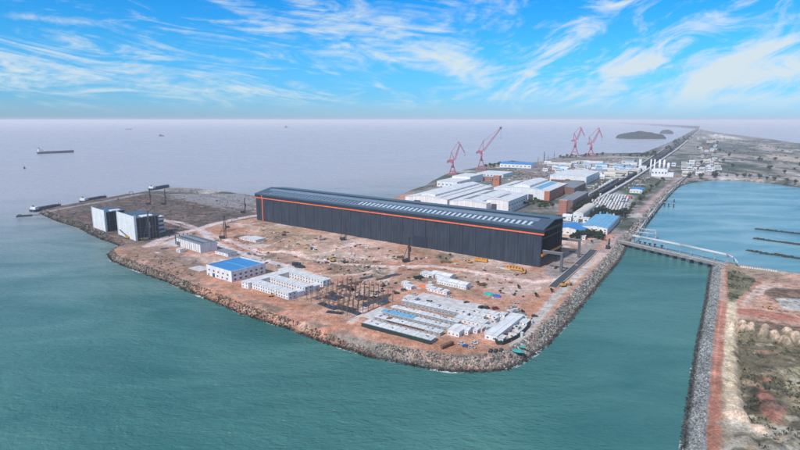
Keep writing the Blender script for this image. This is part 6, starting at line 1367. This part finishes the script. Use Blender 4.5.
def streaks(ang, kx, ky, det, dist, seed):
    # az / el plane turned by ang, then stretched
    c_, s_ = math.cos(ang), math.sin(ang)
    u = mth('ADD', mth('MULTIPLY', az, c_), mth('MULTIPLY', el, s_)); v = mth('SUBTRACT', mth('MULTIPLY', el, c_), mth('MULTIPLY', az, s_))
    cb = N.new('ShaderNodeCombineXYZ'); LK(mth('MULTIPLY', u, kx), cb.inputs[0]); LK(mth('MULTIPLY', v, ky), cb.inputs[1]); cb.inputs[2].default_value = seed
    n = N.new('ShaderNodeTexNoise'); n.inputs['Scale'].default_value = 1; n.inputs['Detail'].default_value = det; n.inputs['Roughness'].default_value = 0.62; n.inputs['Distortion'].default_value = dist
    LK(cb.outputs[0], n.inputs['Vector']); return n.outputs[0]
sl = streaks(-0.12, 5.0, 26, 10, 2.2, 1.3); sr = streaks(0.34, 7.5, 19, 10, 2.6, 5.1); fine = streaks(0.15, 22, 60, 8, 1.0, 9.4)
side = N.new('ShaderNodeMapRange'); side.interpolation_type = 'SMOOTHSTEP'; side.inputs[1].default_value = azel(400, 60)[0]; side.inputs[2].default_value = azel(560, 60)[0]; LK(az, side.inputs[0])
st = mth('ADD', mth('MULTIPLY', sl, mth('SUBTRACT', 1.0, side.outputs[0])), mth('MULTIPLY', sr, side.outputs[0]))
st = mth('ADD', mth('MULTIPLY', st, 1.15), mth('MULTIPLY', fine, 0.34)); st = mth('SUBTRACT', st, 0.25)
cov = None
# (px, py, half-length px, half-height px, tilt, weight)
for px, py, rx, ry, an, wt in [(110,82,150,24,-0.06,0.14),(270,92,90,18,-0.2,0.17),(40,18,60,3.5,0.0,0.22),(200,33,45,5,-0.12,0.16),(230,6,40,4,-0.4,0.15),(268,24,30,7,-0.1,0.20),(355,22,60,18,-0.1,0.26),(360,55,70,14,-0.15,0.16),
        (465,66,32,14,-0.5,0.30),(430,50,50,10,-0.3,0.14),(430,98,16,6,-0.6,0.18),(524,72,16,8,0.0,0.22),(560,45,34,9,0.75,0.28),(612,12,34,11,0.45,0.36),(622,68,34,11,0.3,0.40),(660,55,50,8,0.5,0.24),(590,96,70,9,0.05,0.22),(520,90,60,10,0.0,0.13),
        (715,86,46,13,0.45,0.36),(760,50,60,13,0.45,0.30),(778,102,36,7,0.0,0.36),(790,70,30,8,0.3,0.25),(700,20,60,6,0.3,0.16),(470,12,60,12,-0.1,0.12),(690,108,60,8,0.0,0.12),(20,60,60,14,0.0,0.10),(940,60,120,30,0.3,0.25),(-120,60,120,20,0.0,0.14)]:
    a0, e0 = azel(px, py); k = 540.0
    da = mth('SUBTRACT', az, a0); de = mth('SUBTRACT', el, e0); c_, s_ = math.cos(an), math.sin(an)
    u = mth('MULTIPLY', mth('ADD', mth('MULTIPLY', da, c_), mth('MULTIPLY', de, s_)), k / rx); v = mth('MULTIPLY', mth('SUBTRACT', mth('MULTIPLY', de, c_), mth('MULTIPLY', da, s_)), k / ry)
    r2 = mth('ADD', mth('MULTIPLY', u, u), mth('MULTIPLY', v, v)); w = mth('MULTIPLY', mth('POWER', 2.718, mth('MULTIPLY', r2, -1.0)), wt * 0.82)
    cov = w if cov is None else mth('ADD', cov, w)
tot = mth('ADD', st, cov)
mr = N.new('ShaderNodeMapRange'); mr.interpolation_type = 'SMOOTHSTEP'; mr.inputs[1].default_value = 0.47; mr.inputs[2].default_value = 0.94; mr.inputs[4].default_value = 0.95; LK(tot, mr.inputs[0])
low_ = N.new('ShaderNodeMapRange'); low_.interpolation_type = 'SMOOTHSTEP'; low_.inputs[1].default_value = 0.0; low_.inputs[2].default_value = 0.05; LK(el, low_.inputs[0])
mask_ = mth('MULTIPLY', mr.outputs[0], low_.outputs[0])
# the blue itself: cyan low down, azure above; unseen upper sky greyed for less blue light
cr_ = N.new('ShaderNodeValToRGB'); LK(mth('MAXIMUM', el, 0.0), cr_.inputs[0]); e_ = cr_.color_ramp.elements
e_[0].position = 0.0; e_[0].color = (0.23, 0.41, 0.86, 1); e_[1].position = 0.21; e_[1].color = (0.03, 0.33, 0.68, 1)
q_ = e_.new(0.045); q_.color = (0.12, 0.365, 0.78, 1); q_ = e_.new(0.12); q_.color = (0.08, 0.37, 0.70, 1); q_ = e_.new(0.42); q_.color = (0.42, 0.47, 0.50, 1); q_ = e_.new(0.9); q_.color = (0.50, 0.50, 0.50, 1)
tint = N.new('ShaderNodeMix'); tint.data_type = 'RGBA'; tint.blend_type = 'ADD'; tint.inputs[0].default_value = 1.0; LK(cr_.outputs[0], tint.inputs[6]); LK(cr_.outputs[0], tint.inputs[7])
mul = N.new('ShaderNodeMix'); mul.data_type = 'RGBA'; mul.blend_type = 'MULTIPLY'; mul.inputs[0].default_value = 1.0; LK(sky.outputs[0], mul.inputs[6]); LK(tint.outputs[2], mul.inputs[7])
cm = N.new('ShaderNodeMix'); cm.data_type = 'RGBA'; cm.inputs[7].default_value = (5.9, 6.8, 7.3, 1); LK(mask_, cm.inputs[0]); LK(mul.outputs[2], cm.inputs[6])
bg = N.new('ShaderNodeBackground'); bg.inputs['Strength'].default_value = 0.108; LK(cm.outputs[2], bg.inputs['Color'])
wo = N.new('ShaderNodeOutputWorld'); LK(bg.outputs[0], wo.inputs['Surface'])
cam = bpy.data.cameras.new('camera'); co = bpy.data.objects.new('camera', cam); COL.objects.link(co); S.camera = co
cam.sensor_width = 36; cam.lens = 36 * F / 800; cam.clip_start = 1; cam.clip_end = 200000
co.location = (0, 0, HC); co.rotation_euler = (PI / 2 - PT, 0, 0)
S.render.engine = 'CYCLES'; S.cycles.max_bounces = 5; S.cycles.volume_bounces = 1; S.cycles.transparent_max_bounces = 8
S.cycles.use_denoising = True
S.view_settings.view_transform = 'Standard'; S.view_settings.look = 'None'; S.view_settings.exposure = 0.11; S.view_settings.gamma = 1; S.view_settings.use_curve_mapping = False
